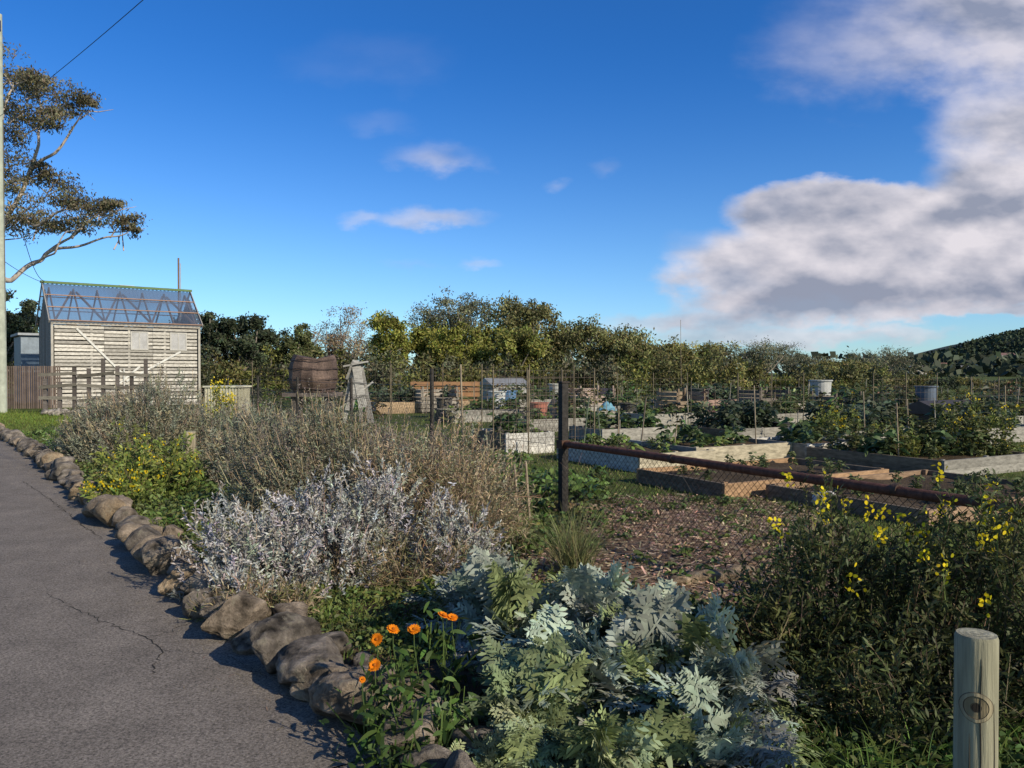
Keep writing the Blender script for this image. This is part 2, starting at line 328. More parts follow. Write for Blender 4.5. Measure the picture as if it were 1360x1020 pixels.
# ------------------------------------------------------------------ plants
def dome(n,cx,cy,rx,ry,h,rmin=.55,lump=.18,seed=0):
    th=R.uniform(0,2*np.pi,n); z=R.uniform(-.05,1,n); k=np.sqrt(np.maximum(1-z*z,0))
    d=np.stack([np.cos(th)*k,np.sin(th)*k,z],1)
    r=rmin+(1-rmin)*R.random(n)**.6
    l=np.array([mnoise.noise(Vector(tuple(q*1.9+seed))) for q in d])
    r=r*(1+lump*l*2)
    P=np.array([cx,cy,0.])+d*r[:,None]*np.array([rx,ry,h]); P[:,2]=np.maximum(P[:,2],.02)
    return P,d,r
def sprig_bush(name,parts,mats=None):
    mats=mats or (LEAF,TWIG,PETAL)
    mb=MB()
    for q in parts:
        n=q['n']; P,d,r=dome(n,q['c'][0],q['c'][1],q['rx'],q['ry'],q['h'],q.get('rmin',.55),q.get('lump',.18),q.get('seed',1))
        D=nrm(d*q.get('out',.6)+np.array([0,0,q.get('up',.9)])+R.normal(size=(n,3))*q.get('rand',.25))
        sl=q['sl']*R.uniform(.6,1.25,n); k=q['k']
        P0=P-D*sl[:,None]*.6
        P0[:,2]=np.maximum(P0[:,2],.01)
        colb=vary(q['col'],n,q.get('var',.2),.05)
        if 'col2' in q:
            pick=R.random(n)<q.get('p2',.3); colb[pick]=vary(q['col2'],pick.sum(),.2,.05)
        blades(mb,P0,D,sl,q.get('sw',.004),2,.0,1,vary(q.get('stem',(.16,.12,.07)),n),'strip')
        t=(np.arange(k)+.5)/k
        LP=(P0[:,None]+D[:,None]*(t[None,:,None]*sl[:,None,None])).reshape(-1,3)
        DD=nrm(np.repeat(D,k,0)*q.get('fwd',.8)+R.normal(size=(n*k,3))*.6)
        blades(mb,LP,DD,q['ll']*R.uniform(.7,1.3,n*k),q['lw'],2,q.get('ld',.1),0,np.repeat(colb,k,0)*R.uniform(.8,1.2,(n*k,1)),'leaf')
        nt_=q.get('twigs',n//6); idx=R.integers(0,n,nt_)
        C=np.array([q['c'][0],q['c'][1],0.])+R.normal(size=(nt_,3))*np.array([q['rx']*.18,q['ry']*.18,0])
        vec=P0[idx]-C
        blades(mb,C,vec,np.linalg.norm(vec,axis=1),q.get('tw',.012),3,-.05,1,vary(q.get('stem',(.16,.12,.07)),nt_,.3),'grass')
        if 'fl' in q and q['fl']['n']>0:
            f=q['fl']; nf=f['n']; i=R.choice(np.where(P[:,2]>q['h']*f.get('zmin',.45))[0],nf)
            top=P[i]+D[i]*(sl[i]*.3)[:,None]
            hl=f.get('sl',.15)*R.uniform(.5,1.3,nf); up=nrm(D[i]+np.array([0,0,.8])+R.normal(size=(nf,3))*.2)
            blades(mb,top,up,hl,f.get('sw',.004),1,0,1,vary(f.get('scol',(.2,.15,.08)),nf),'strip')
            tip=top+up*hl[:,None]; kk=f['k']
            TP=np.repeat(tip,kk,0)+R.normal(size=(nf*kk,3))*f['spread']*np.array([1,1,f.get('vz',1)])
            blades(mb,TP,R.normal(size=(nf*kk,3))+np.array([0,0,.8]),f['pl'],f['pw'],2,0,2,vary(f['col'],nf*kk,.15,.04),'petal')
    return mb.build(name,list(mats))
LAV=(.185,.20,.14); LAVB=(.26,.23,.155); SILV=(.37,.37,.37)
def lav(c,rx,ry,h,n,**k):
    q=dict(c=c,rx=rx,ry=ry,h=h,n=n,sl=.24,k=15,ll=.042,lw=.011,col=LAV,col2=LAVB,p2=.3,up=.6,out=.85,rand=.2,
      fl=dict(n=n//3,k=5,sl=.18,sw=.004,spread=.010,vz=2.2,pl=.02,pw=.011,col=(.24,.2,.17),scol=(.27,.22,.14),zmin=.2)); q.update(k); return q
DRY=dict(col2=(.31,.245,.16),p2=.6)
sprig_bush('lavender_bush',[lav((X(470,8.3),8.3),1.2,.9,1.20,3000,seed=3),lav((X(590,7.6),7.7),.72,.6,1.0,1400,seed=5,**DRY),lav((X(385,8.6),8.8),.75,.7,1.05,1100,seed=8),lav((X(535,7.3),7.3),.6,.4,.9,800,seed=9,**DRY)])
sil=dict(col=SILV,col2=(.27,.28,.24),p2=.3,ll=.036,lw=.011,k=22,sl=.17,up=.5,out=.7,rand=.4,stem=(.22,.18,.14),rmin=.45,lump=.4,var=.18,sw=.006)
def silv(c,rx,ry,h,n,seed): 
    q=dict(c=c,rx=rx,ry=ry,h=h,n=n,seed=seed,twigs=n//3); q.update(sil); return q
sprig_bush('silver_lavender_bush',[silv((X(440,6.1),6.15),.68,.46,.70,900,2),silv((X(360,5.9),5.7),.50,.42,.55,600,4),silv((X(505,6.5),6.5),.40,.4,.74,360,9),silv((X(315,5.4),5.3),.24,.2,.36,170,6)],(FELT,TWIG,PETAL))
sprig_bush('silver_lavender_bush',[silv((X(605,6.2),6.2),.34,.3,.55,340,12)],(FELT,TWIG,PETAL))
BR=dict(col=(.18,.195,.145),ll=.06,lw=.015)
sprig_bush('lavender_bush',[lav((X(200,14.2),14.2),1.2,1.1,1.40,2000,seed=13,**BR),lav((X(135,14.6),14.8),.95,.9,1.2,1000,seed=14,**BR),lav((X(260,13.5),14.5),.7,.7,1.0,500,seed=15,**BR)])
sprig_bush('lavender_bush',[lav((X(345,11.5),11.5),.8,.8,1.12,950,seed=23,**BR)])
sprig_bush('dry_shrub',[dict(c=(X(600,6.9),7.0),rx=.75,ry=.55,h=.8,n=900,sl=.3,k=6,ll=.05,lw=.008,col=(.26,.21,.14),col2=(.14,.15,.07),p2=.3,up=.5,out=.7,rand=.5,twigs=400,seed=31),
  dict(c=(X(540,5.9),6.0),rx=.7,ry=.4,h=.38,n=500,sl=.22,k=6,ll=.05,lw=.008,col=(.25,.2,.13),col2=(.12,.13,.06),p2=.4,up=.5,out=.7,rand=.5,twigs=300,seed=32),
  dict(c=(X(400,6.6),6.7),rx=.9,ry=.5,h=.6,n=600,sl=.25,k=6,ll=.05,lw=.01,col=(.2,.17,.11),col2=(.11,.12,.05),p2=.4,up=.5,out=.7,rand=.5,seed=33),
  dict(c=(X(345,5.1),5.1),rx=.4,ry=.25,h=.25,n=250,sl=.18,k=6,ll=.05,lw=.008,col=(.25,.2,.13),col2=(.12,.13,.05),p2=.4,up=.5,out=.7,rand=.5,twigs=120,seed=34),
  dict(c=(-5.0,11.2),rx=.8,ry=.6,h=.45,n=350,sl=.22,k=6,ll=.06,lw=.012,col=(.2,.18,.11),col2=(.12,.13,.05),p2=.4,up=.5,out=.7,rand=.5,twigs=150,seed=35)])
def yel(c,rx,ry,h,n,nf,seed,col=(.11,.145,.035)):
    return dict(c=c,rx=rx,ry=ry,h=h,n=n,sl=.2,k=9,ll=.075,lw=.03,col=col,col2=(.16,.18,.045),p2=.3,up=.8,out=.6,rand=.3,ld=.25,seed=seed,lump=.4,
      fl=dict(n=nf,k=5,sl=.06,spread=.022,vz=.5,pl=.026,pw=.022,col=(.78,.58,.02),scol=(.12,.15,.04),zmin=.2))
sprig_bush('yellow_daisy_bush',[yel((X(190,10.0),10.0),.58,.45,.55,330,42,41),yel((X(158,9.3),9.4),.36,.3,.38,170,40,43),yel((X(232,10.8),10.8),.36,.36,.66,150,14,44),yel((X(165,11.2),11.2),.4,.36,.75,120,6,45,(.14,.16,.05))])
def weeds(name,areas,mats=None):
    mb=MB()
    for (x0,y0,x1,y1,wd,n,sz,h,col) in areas:
        t=R.random(n); off=R.normal(size=n)*wd
        p0=np.array([x0,y0]); p1=np.array([x1,y1]); dd=nrm(p1-p0); pr=np.array([-dd[1],dd[0]])
        C=p0+np.outer(t,p1-p0)+np.outer(off,pr)
        C=C[C[:,0]>edge_x(C[:,1])+.22]; n=len(C)
        hh=np.array([mnoise.noise(Vector((c[0]*1.6,c[1]*1.6,3))) for c in C]); hh=np.clip(.6+hh,.15,1.4)
        k=9
        P=np.repeat(np.hstack([C,np.zeros((n,1))]),k,0)+R.normal(size=(n*k,3))*np.array([.03,.03,0]); P[:,2]=R.random(n*k)*h*np.repeat(hh,k)
        D=R.normal(size=(n*k,3))*.7+np.array([0,0,.55])
        cc=np.repeat(vary(col,n,.3,.12),k,0)
        blades(mb,P,D,sz*R.uniform(.5,1.4,n*k),sz*.42,3,.45,0,cc,'leaf')
    return mb.build(name,list(mats or (LEAF,)))
WG=(.09,.115,.035)
weeds('border_weeds',[(-1.0,4.8,-2.8,7.4,.16,600,.05,.10,WG),(-2.6,7.4,-5.7,11.6,.4,1400,.06,.14,WG),(-5.6,11.6,-12.0,20,.45,1100,.08,.2,(.1,.14,.04)),
   (-3.0,8.4,-5.4,12.5,.45,1000,.07,.22,(.085,.115,.035)),(-.9,4.8,.1,4.7,.25,400,.05,.14,WG),(-.5,5.2,.5,5.6,.25,400,.06,.2,(.1,.13,.03)),(-1.6,5.6,.4,5.7,.22,300,.05,.10,(.08,.1,.03)),(-.1,6.8,.4,9.0,.3,500,.08,.25,(.085,.115,.035)),
   (.9,2.7,2.2,3.4,.3,600,.06,.14,(.05,.08,.02)),(-.2,9.5,-2.0,13,.45,800,.09,.3,(.085,.12,.035)),(.2,5.1,1.6,4.9,.25,450,.06,.18,(.07,.09,.03))])  # near right weeds: darker green carries the shade there
def grass(name,areas):
    mb=MB()
    for (poly,n,h,col) in areas:
        x0,y0,x1,y1=poly
        P=np.stack([R.uniform(x0,x1,n),R.uniform(y0,y1,n),np.zeros(n)],1)
        P=P[P[:,0]>edge_x(P[:,1])+.2]; n=len(P)
        D=R.normal(size=(n,3))*.35+np.array([0,0,1]); 
        cc=vary(col,n,.25,.12); dry=R.random(n)<.18; cc[dry]=vary((.2,.17,.09),dry.sum(),.2,.05)
        blades(mb,P,D,h*R.uniform(.5,1.3,n),h*.1+.002,2,.35,0,cc,'grass')
    return mb.build(name,[LEAF])
def grass_along(mb,pts,wd,n,h,col):
    pts=np.asarray(pts,float); cu=np.concatenate([[0],np.cumsum(np.linalg.norm(np.diff(pts,axis=0),axis=1))])
    t=R.uniform(0,cu[-1],n); x=np.interp(t,cu,pts[:,0])+R.normal(size=n)*wd; y=np.interp(t,cu,pts[:,1])+R.normal(size=n)*wd
    ok=x>edge_x(y)+.15; x=x[ok]; y=y[ok]; n=len(x)
    D=R.normal(size=(n,3))*.4+np.array([0,0,1])
    blades(mb,np.stack([x,y,np.zeros(n)],1),D,h*R.uniform(.5,1.4,n),h*.07+.002,2,.4,0,vary(col,n,.25,.12),'grass')
GR=(.095,.125,.035)
grass('grass',[((1.0,2.2,2.6,4.4),9000,.13,(.055,.085,.022)),((-1,9.3,12,17),24000,.09,GR),((2.2,7,6,10),8000,.08,GR),((-3,15,14,30),18000,.12,GR),((-9,12.5,-3,24),13000,.14,GR)])  # first block, near right: shade is put into a darker green
mb=MB(); grass_along(mb,[(-3.0,7.8),(-6.2,12),(-13,21),(-20,30)],.55,14000,.13,(.10,.13,.035)); grass_along(mb,[(-.8,4.6),(-2.9,7.6)],.2,3000,.1,(.09,.12,.03)); grass_along(mb,[(-14,24),(-21,31)],1.2,8000,.18,(.12,.165,.03)); mb.build('verge_grass',[LEAF])
mb=MB(); n=480; P=np.array([X(762,6.2),6.2,0])+R.normal(size=(n,3))*np.array([.07,.07,0])
blades(mb,P,R.normal(size=(n,3))*np.array([.33,.33,.1])+np.array([0,0,1]),R.uniform(.45,.9,n),.006,5,.32,0,vary((.17,.18,.08),n,.3,.1),'grass'); mb.build('tussock_grass',[LEAF])
mb=MB(); n=260; P=np.array([X(1190,3.1),3.0,0])+R.normal(size=(n,3))*np.array([.28,.16,0])
blades(mb,P,R.normal(size=(n,3))*np.array([.6,.6,.1])+np.array([0,0,1]),R.uniform(.2,.5,n),.008,4,.5,0,vary((.07,.11,.025),n,.3,.1),'grass'); mb.build('tussock_grass',[LEAF])
# ---- cardoon
def cardoon(name,crowns):
    mb=MB()
    for (cx,cy,z0,nl,L0,col) in crowns:
        for i in range(nl):
            az=R.uniform(0,2*np.pi); el=math.radians(R.uniform(12,80)); L=L0*R.uniform(.6,1.2)
            d=np.array([math.cos(az)*math.cos(el),math.sin(az)*math.cos(el),math.sin(el)])
            side=nrm(np.cross(d,[0,0,1])+R.normal(size=3)*.35); dr=R.uniform(.2,.75)
            P0=np.array([cx+R.normal()*.06,cy+R.normal()*.06,z0])
            m=13; s=np.linspace(.2,.97,m)
            c=P0+d*(s*L)[:,None]+np.array([0,0,-1])*((s**2)*L*dr)[:,None]
            tan=nrm(d*1.0+np.array([0,0,-1])*(2*s*dr)[:,None]); up=nrm(np.cross(side,tan))
            if up[0][2]<0: up=-up
            lc=np.array(col)*R.uniform(.62,1.25)*(1+R.normal(size=3)*.04)
            q_=R.random()
            if q_<.20: lc=np.array([.18,.22,.10])*R.uniform(.8,1.2)
            elif q_<.23 and el<.5: lc=np.array([.24,.20,.13])*R.uniform(.7,1.1)
            blades(mb,[P0],[d],[L],[.018],8,dr,0,lc*1.3,'leaf',side=np.array([side]))
            wl=L*.24*np.sin(np.pi*np.clip(s*.95,0,1))**.7+.012
            for sg in (-1,1):
                ld=nrm(side*sg*1.0+tan*R.uniform(.35,.85,(m,1))+up*R.uniform(-.25,.65,(m,1)))
                ls=nrm(np.cross(ld,up)+R.normal(size=(m,3))*.15)
                ln=wl*R.uniform(.75,1.25,m)
                blades(mb,c,ld,ln,ln*.22,4,R.uniform(-.1,.6,m),0,vary(lc,m,.12,.02),'leaf',side=ls)
                for tt in (.25,.45,.64,.8):
                    for sg2 in (-1,1):
                        pp=c+ld*(ln*tt)[:,None]
                        td=nrm(ld*.8+ls*sg2*.9+up*R.uniform(-.3,.4,(m,1)))
                        blades(mb,pp,td,ln*(.46-.22*tt),ln*.13,2,.2,0,vary(lc,m,.14,.02),'leaf',side=nrm(np.cross(td,up)))
    return mb.build(name,[FELT])
CD=(.285,.325,.262)
cardoon('cardoon_plant',[(X(700,4.35),4.35,.05,38,.70,CD),(X(650,4.7),4.7,.05,30,.62,CD),(X(805,4.3),4.25,.05,34,.64,CD)])
cardoon('cardoon_plant',[(X(790,3.6),3.6,.05,48,.62,CD),(X(700,3.4),3.4,.02,32,.52,(.22,.27,.15)),(X(880,3.75),3.8,.05,32,.58,CD)])
cardoon('cardoon_plant',[(X(945,3.6),3.55,.08,46,.56,CD),(X(930,3.2),3.15,.02,30,.46,CD),(X(800,3.1),3.1,.02,30,.42,(.25,.30,.18)),(X(660,3.05),3.05,.02,20,.34,(.22,.27,.15))])
# ---- calendula
def flower(mb,p,nrmv,r,col,ctr,np_=16,lay=2):
    nrmv=nrm(nrmv); a=nrm(np.cross(nrmv,[.3,.2,1])); b=np.cross(nrmv,a)
    for l in range(lay):
        th=np.linspace(0,2*np.pi,np_,endpoint=False)+l*.2
        D=a*np.cos(th)[:,None]+b*np.sin(th)[:,None]; T=-a*np.sin(th)[:,None]+b*np.cos(th)[:,None]
        blades(mb,np.tile(p,(np_,1))+nrmv*.002*l,D+nrmv*(.25+.3*l),r*(1-.2*l)*R.uniform(.9,1.1,np_),r*.36,3,.2,1,vary(col,np_,.12,.03),'petal',side=T,g=-nrmv*.5)
    V=IV3*r*.24; V=V*1.0+p+nrmv*.006; mb.add(V,IF3,1,ctr)
mb=MB()
for (cx,cy,n,h) in ((X(535,3.5),3.55,170,.34),(X(510,3.3),3.3,150,.28),(X(590,3.9),3.95,90,.36),(X(560,3.2),3.2,110,.24),(X(525,3.1),3.1,90,.16),(X(600,3.3),3.3,90,.26),(X(575,2.95),2.95,80,.12)):
    P=np.array([cx,cy,0])+R.normal(size=(n,3))*np.array([.08,.09,0]); P[:,2]=R.random(n)*h
    D=R.normal(size=(n,3))+np.array([0,0,.5])
    blades(mb,P,D,R.uniform(.05,.10,n),.022,4,.35,0,vary((.05,.085,.022),n,.3,.08),'leaf')
    S=np.array([cx,cy,0])+R.normal(size=(14,3))*np.array([.06,.06,0]); blades(mb,S,R.normal(size=(14,3))*.3+np.array([0,0,1]),h,.007,3,0,0,(.07,.11,.03),'strip')
OR=(.85,.27,.012)
for (px,py,d,nv) in ((521,838,3.5,(.3,-.3,.8)),(549,838,3.55,(.1,-.5,.9)),(500,851,3.45,(-.3,-.8,.5)),(497,886,3.3,(-.2,-.6,.7)),(588,819,3.9,(.4,-.1,.9)),(600,822,3.9,(.2,-.3,.9)),(480,905,3.2,(.1,-.7,.5))):
    p=np.array([X(px,d),d,Z(py,d)]); r=.030 if py!=905 else .014
    flower(mb,p,nv,r,OR,(.45,.15,.02))
    tube(mb,[p-nrm(nv)*.004,p+np.array([.0,.01,-.08]),p+np.array([.02,.04,-.25])],.003,5,0,(.08,.12,.04))
mb.build('calendula_plant',[LEAF,PETAL])
# ---- shrub with yellow flowers, right; shade put into its darker leaf colour
def dk(c,rx,ry,h,n,seed,nf=14,col=(.048,.062,.024)):
    return dict(c=c,rx=rx,ry=ry,h=h,n=n,sl=.24,k=13,ll=.042,lw=.013,col=col,col2=(.095,.105,.035),p2=.2,up=.5,out=.7,rand=.45,seed=seed,lump=.4,twigs=n//3,tw=.007,stem=(.08,.06,.04),
      fl=dict(n=nf,k=14,sl=.15,spread=.018,vz=2.0,pl=.022,pw=.02,col=(.80,.66,.03),scol=(.1,.12,.04),zmin=.55))
sprig_bush('yellow_flowering_shrub',[dk((X(1110,4.2),4.25),.60,.5,.80,900,51,8),dk((X(1270,3.9),4.0),.6,.5,.84,850,53,16),dk((X(1420,3.8),3.8),.6,.5,.87,700,54,14),dk((X(1040,3.95),4.0),.36,.3,.52,340,55,0),dk((X(1200,3.6),3.5),.5,.35,.42,420,57,2)])
# ---- chain link fence
FA=np.array([2.95,4.54]); FB=np.array([.56,8.6]); fd=nrm(FB-FA)
def chain(mb,A,B,z0,z1,cell=.065,w=.0032,col=(.12,.11,.10),mat=1):
    A=np.asarray(A,float); B=np.asarray(B,float); L=np.linalg.norm(B-A); d=(B-A)/L; H=z1-z0
    P=[];Q=[]
    for sg in (1,-1):
        for i in range(-int(H/cell),int(L/cell)+1):
            x0=i*cell; x1=x0+H
            lo=max(0,x0); hi=min(L,x1)
            if hi<=lo: continue
            za=z0+(lo-x0); zb=z0+(hi-x0)
            if sg<0: za,zb=z0+z1-za,z0+z1-zb
            P.append([*(A+d*lo),za]); Q.append([*(A+d*hi),zb])
    P=np.array(P);Q=np.array(Q); D=Q-P; Ln=np.linalg.norm(D,axis=1)
    nn=np.array([-d[1],d[0],0.])
    for rot_ in (0,1):
        s=nrm(np.cross(D,nn)) if rot_==0 else np.tile(nn,(len(P),1))
        blades(mb,P,D,Ln,w,1,0,mat,vary(col,len(P),.2,.05),'strip',side=s)
fe=empty('chain_link_fence')
mb=MB(); RC=(.12,.055,.038)
EXT=FA-fd*4
npts=14; t=np.linspace(0,1,npts); pr=np.array([[*(EXT+(FB-EXT)*q),.82+.006*math.sin(q*9)] for q in t])
tube(mb,pr,.036,12,0,RC)
for q in (.25,.55,.8): 
    c=EXT+(FB-EXT)*q; tube(mb,[(*(c-fd*.02),.823),(*(c+fd*.02),.823)],.042,12,0,(.07,.045,.035))
mb.build('top_rail',[RUST],fe,True)
mb=MB()
box(mb,FB,fd,np.array([-fd[1],fd[0]]),-.04,.04,-.04,.04,0,1.49,0,(.035,.032,.03)); box(mb,FB,fd,np.array([-fd[1],fd[0]]),-.055,.055,-.055,.055,.775,.865,0,(.09,.05,.035)); box(mb,FB,fd,np.array([-fd[1],fd[0]]),-.05,.05,-.05,.05,1.49,1.505,0,(.05,.04,.035))
posts=[(-1.18,11.6,1.66),(-3.0,14.7,1.5),(-4.9,18.0,1.5),(-6.9,21.4,1.5),(-9.0,25,1.5)]
for (x,y,h) in posts: tube(mb,[(x,y,0),(x,y,h)],.03,8,0,(.05,.045,.04))
mb.build('posts',[RUST],fe)
mb=MB(); chain(mb,EXT,FB,.03,.80,.065,.0042,(.07,.06,.055))
prev=FB
for (x,y,h) in posts:
    for z in (.4,.8,1.15,1.42): tube(mb,[(*prev,z),((prev[0]+x)/2,(prev[1]+y)/2,z-.02),(x,y,z)],.003,4,1,(.12,.11,.1),False)
    chain(mb,prev,(x,y),.03,1.2,.10,.0035); prev=np.array([x,y])
mb.build('wire_mesh',[RUST,WIRE],fe)
mb=MB()
for i in range(160):
    q=R.random(); c=EXT+(FB-EXT)*q; p=np.array([*c,R.uniform(0,.7)])+np.array([*R.normal(size=2)*.06,0]); dv=nrm(np.array([*(fd*R.normal()),R.normal()*.6+.3])); blades(mb,[p],[dv],[R.uniform(.2,.6)],[.005],5,R.uniform(-.3,.4),0,vary((.13,.10,.07),1)[0],'grass')
mb.build('dead_vine',[TWIG])
# ---- round treated-pine bollards
PINE=attrmat('treated_pine',.8,30,.45,bump=.5,stretch=(1,1,.06))
def bollard(x,y,r,h,hole=True,col=(.28,.27,.19)):
    mb=MB(); n=40; zs=[0,.2,.4,h-.25,h-.1,h-.012,h]; rr=[r,r,r*1.01,r,r,r,r*.93]
    th=np.linspace(0,2*np.pi,n,endpoint=False)
    V=[];
    for z,q in zip(zs,rr):
        for a in th: V.append((x+math.cos(a)*q*(1+.015*math.sin(3*a)),y+math.sin(a)*q,z))
    f=[[i*n+j,i*n+(j+1)%n,(i+1)*n+(j+1)%n,(i+1)*n+j] for i in range(len(zs)-1) for j in range(n)]
    mb.add(V,f,0,col)
    for a,z0,z1 in ((-1.9,h-.5,h-.06),(-1.2,.1,h-.2),(-2.4,.2,h-.3)):
        p=[(x+math.cos(a+.02*math.sin(z*20))*(r+.0008),y+math.sin(a+.02*math.sin(z*20))*(r+.0008),z) for z in np.linspace(z0,z1,12)]
        tube(mb,p,np.sin(np.linspace(.1,3.0,12))*.0022,5,0,(.05,.045,.035),False)
    ks=6
    for k in range(ks):
        a0=r*.93*(1-k/ks); a1=r*.93*(1-(k+1)/ks)
        A=[(x+math.cos(a)*a0,y+math.sin(a)*a0,h+.0005*k) for a in th]; B=[(x+math.cos(a)*a1,y+math.sin(a)*a1,h+.0005*k) for a in th]
        mb.add(A+B,[[j,(j+1)%n,n+(j+1)%n,n+j] for j in range(n)],0,(.36,.34,.24) if k%2 else (.26,.25,.18))
    if hole:
        dv=nrm(np.array([-x,-y,0.])); sd_=nrm(np.cross(dv,[0,0,1])); c=np.array([x,y,h-.215])
        def ring(q,off): return [c+dv*(math.sqrt(max(r*r-(q*math.cos(a))**2,0))+off)+sd_*q*math.cos(a)+np.array([0,0,q*math.sin(a)]) for a in th]
        rs=[(.048,.001),(.046,.003),(.036,.0034),(.034,.0015),(.016,.0012),(.013,.0005)]
        cols=[(.09,.075,.05),(.30,.26,.17),(.06,.045,.03),(.20,.165,.10),(.1,.08,.05)]
        for i in range(len(rs)-1): mb.add(ring(*rs[i])+ring(*rs[i+1]),[[j,(j+1)%n,n+(j+1)%n,n+j] for j in range(n)],0,cols[i])
        mb.add(ring(.013,.0016),[list(range(n))],0,(.025,.02,.015))
    return mb.build('timber_bollard',[PINE],None,True)
bollard(X(1300,2.5),2.5,.062,Z(843,2.5))
bollard(X(251,12.6),12.6,.095,Z(573,12.6),False,(.3,.26,.18))
# ---- raised beds
A_=np.array([.877,.48]); B_=np.array([-.48,.877])
def bed(x,y,Lg,W,h,cf,cl,np_=2,t=.045):
    mb=MB(); o=(x,y); hh=h/np_
    for k in range(np_):
        z0=k*hh+.001; z1=(k+1)*hh-.002; j=R.uniform(-.003,.003)
        v=lambda c: np.array(c)*R.uniform(.75,1.15)
        box(mb,o,A_,B_,0,Lg*.5,0+j,t+j,z0,z1,0,v(cf)); box(mb,o,A_,B_,Lg*.5+.003,Lg,0-j,t-j,z0,z1,0,v(cf)); box(mb,o,A_,B_,0,Lg,W-t,W,z0,z1,0,v(cf))
        box(mb,o,A_,B_,0+j,t+j,t+.004,W-t-.004,z0,z1,0,v(cl)); box(mb,o,A_,B_,Lg-t,Lg,t+.004,W-t-.004,z0,z1,0,v(cl))
    for u in (t+.03,Lg/2,Lg-t-.03):
        for vv_ in (t+.035,W-t-.035): box(mb,o,A_,B_,u-.03,u+.03,vv_-.028,vv_+.028,0,h+.01,0,np.array(cf)*.8)
    nu,nv=12,8; V=[];
    for i in range(nu+1):
        for k in range(nv+1):
            uu_=t+.002+(Lg-2*t-.004)*i/nu; vv_=t+.002+(W-2*t-.004)*k/nv; p=np.array(o)+A_*uu_+B_*vv_
            V.append((p[0],p[1],h-.05+.05*mnoise.noise(Vector((p[0]*2,p[1]*2,1)))-.015))
    mb.add(V,[[i*(nv+1)+k,(i+1)*(nv+1)+k,(i+1)*(nv+1)+k+1,i*(nv+1)+k+1] for i in range(nu) for k in range(nv)],1)
    return mb.build('raised_garden_bed',[WOOD,G_BED])
def veg(mb,x,y,z,r,h,n,col,L=.18,w=.07):
    P=np.array([x,y,z])+R.normal(size=(n,3))*np.array([r*.3,r*.3,0]); P[:,2]=z+R.random(n)**.8*h*.75
    D=R.normal(size=(n,3))*np.array([1,1,.4])+np.array([0,0,.7])
    blades(mb,P,D,L*R.uniform(.5,1.3,n),w,3,.5,0,vary(col,n,.25,.08),'leaf')
def bedveg(name,x,y,Lg,W,h,kinds,nplants):
    mb=MB()
    for i in range(nplants):
        u_=R.uniform(.2,Lg-.2); v_=R.uniform(.2,W-.2); p=np.array([x,y])+A_*u_+B_*v_
        hh,L,w,col,n=kinds[R.integers(len(kinds))]
        hh*=R.uniform(.6,1.25)
        veg(mb,p[0],p[1],h-.06,L*1.1,hh,n,col,L,w)
    mb.build(name,[LEAF])
LET=(.2,.14,.06,(.12,.165,.045),24); KALE=(.75,.22,.08,(.06,.08,.05),60); HERB=(.25,.08,.03,(.08,.10,.04),50); ONI=(.35,.3,.015,(.10,.14,.06),24); CHARD=(.45,.2,.075,(.06,.09,.035),36)
SHR=(.75,.12,.035,(.09,.10,.04),110)
GREY=(.25,.24,.215); WHT=(.44,.43,.40); CREAM=(.42,.375,.28); ORG=(.34,.22,.13); DK_SHADE=(.15,.12,.09); BLU=(.34,.37,.37)  # the last dark tone puts the shade of left sides into board colour
beds=[
 (963,664,3.2,1.8,.20,ORG,DK_SHADE,[HERB],14),
 (850,629,1.6,2.5,.30,CREAM,BLU,[LET,HERB],18),
 (925,621,2.3,1.5,.33,CREAM,GREY,[LET,CHARD],16),
 (672,605,1.1,1.5,.42,WHT,DK_SHADE,[LET,CHARD],14),
 (1075,614,1.5,1.5,.32,WHT,GREY,[CHARD,HERB],16),
 (1255,637,2.4,2.6,.28,GREY,DK_SHADE,[CHARD,SHR,SHR,HERB],54),
 (1235,702,3.2,2.2,.18,(.26,.18,.12),DK_SHADE,[HERB],22),
 (1120,592,3.0,1.6,.3,GREY,BLU,[KALE,SHR,CHARD],28),
 (800,588,2.2,1.4,.3,GREY,GREY,[CHARD,HERB],18),
 (965,588,2.4,1.6,.3,GREY,DK_SHADE,[KALE],26),
 (1290,592,3.0,1.6,.35,GREY,BLU,[SHR,KALE],30),
 (700,575,2.4,1.4,.35,GREY,GREY,[CHARD,LET],18),
 (860,566,3.4,1.6,.35,GREY,GREY,[LET,CHARD],22),
 (1010,566,3.4,1.6,.35,GREY,BLU,[CHARD,SHR],26),
 (760,556,3.2,1.6,.4,GREY,GREY,[CHARD,KALE],18),
 (600,562,3.2,1.4,.4,GREY,DK_SHADE,[LET,CHARD],20),
 (1160,568,3.4,1.6,.35,GREY,GREY,[SHR,KALE],30),
 (1330,570,3.4,1.6,.35,GREY,GREY,[SHR,KALE],30),
 (900,549,4,1.8,.5,(.34,.24,.2),GREY,[KALE],20),(1060,552,4,1.8,.45,GREY,GREY,[KALE,CHARD],20),(1220,552,4,1.8,.45,GREY,BLU,[KALE,SHR],22),
 (500,550,4,1.8,.45,(.34,.25,.16),GREY,[KALE],16),(690,545,4,1.8,.45,GREY,GREY,[CHARD],16),(1400,552,4,1.8,.45,GREY,BLU,[KALE,SHR],22)]
for (px,py,Lg,W,h,cf,cl_,kinds,npl) in beds:
    d=GD(py); x=X(px,d); bed(x,d,Lg,W,h,cf,cl_)
    bedveg('kale_plants' if kinds[0] is KALE else 'chard_plants' if kinds[0] is CHARD else 'herb_plants' if kinds[0] is HERB else 'bean_plants' if kinds[0] is SHR else 'lettuce_plants',x,d,Lg,W,h,kinds,npl)
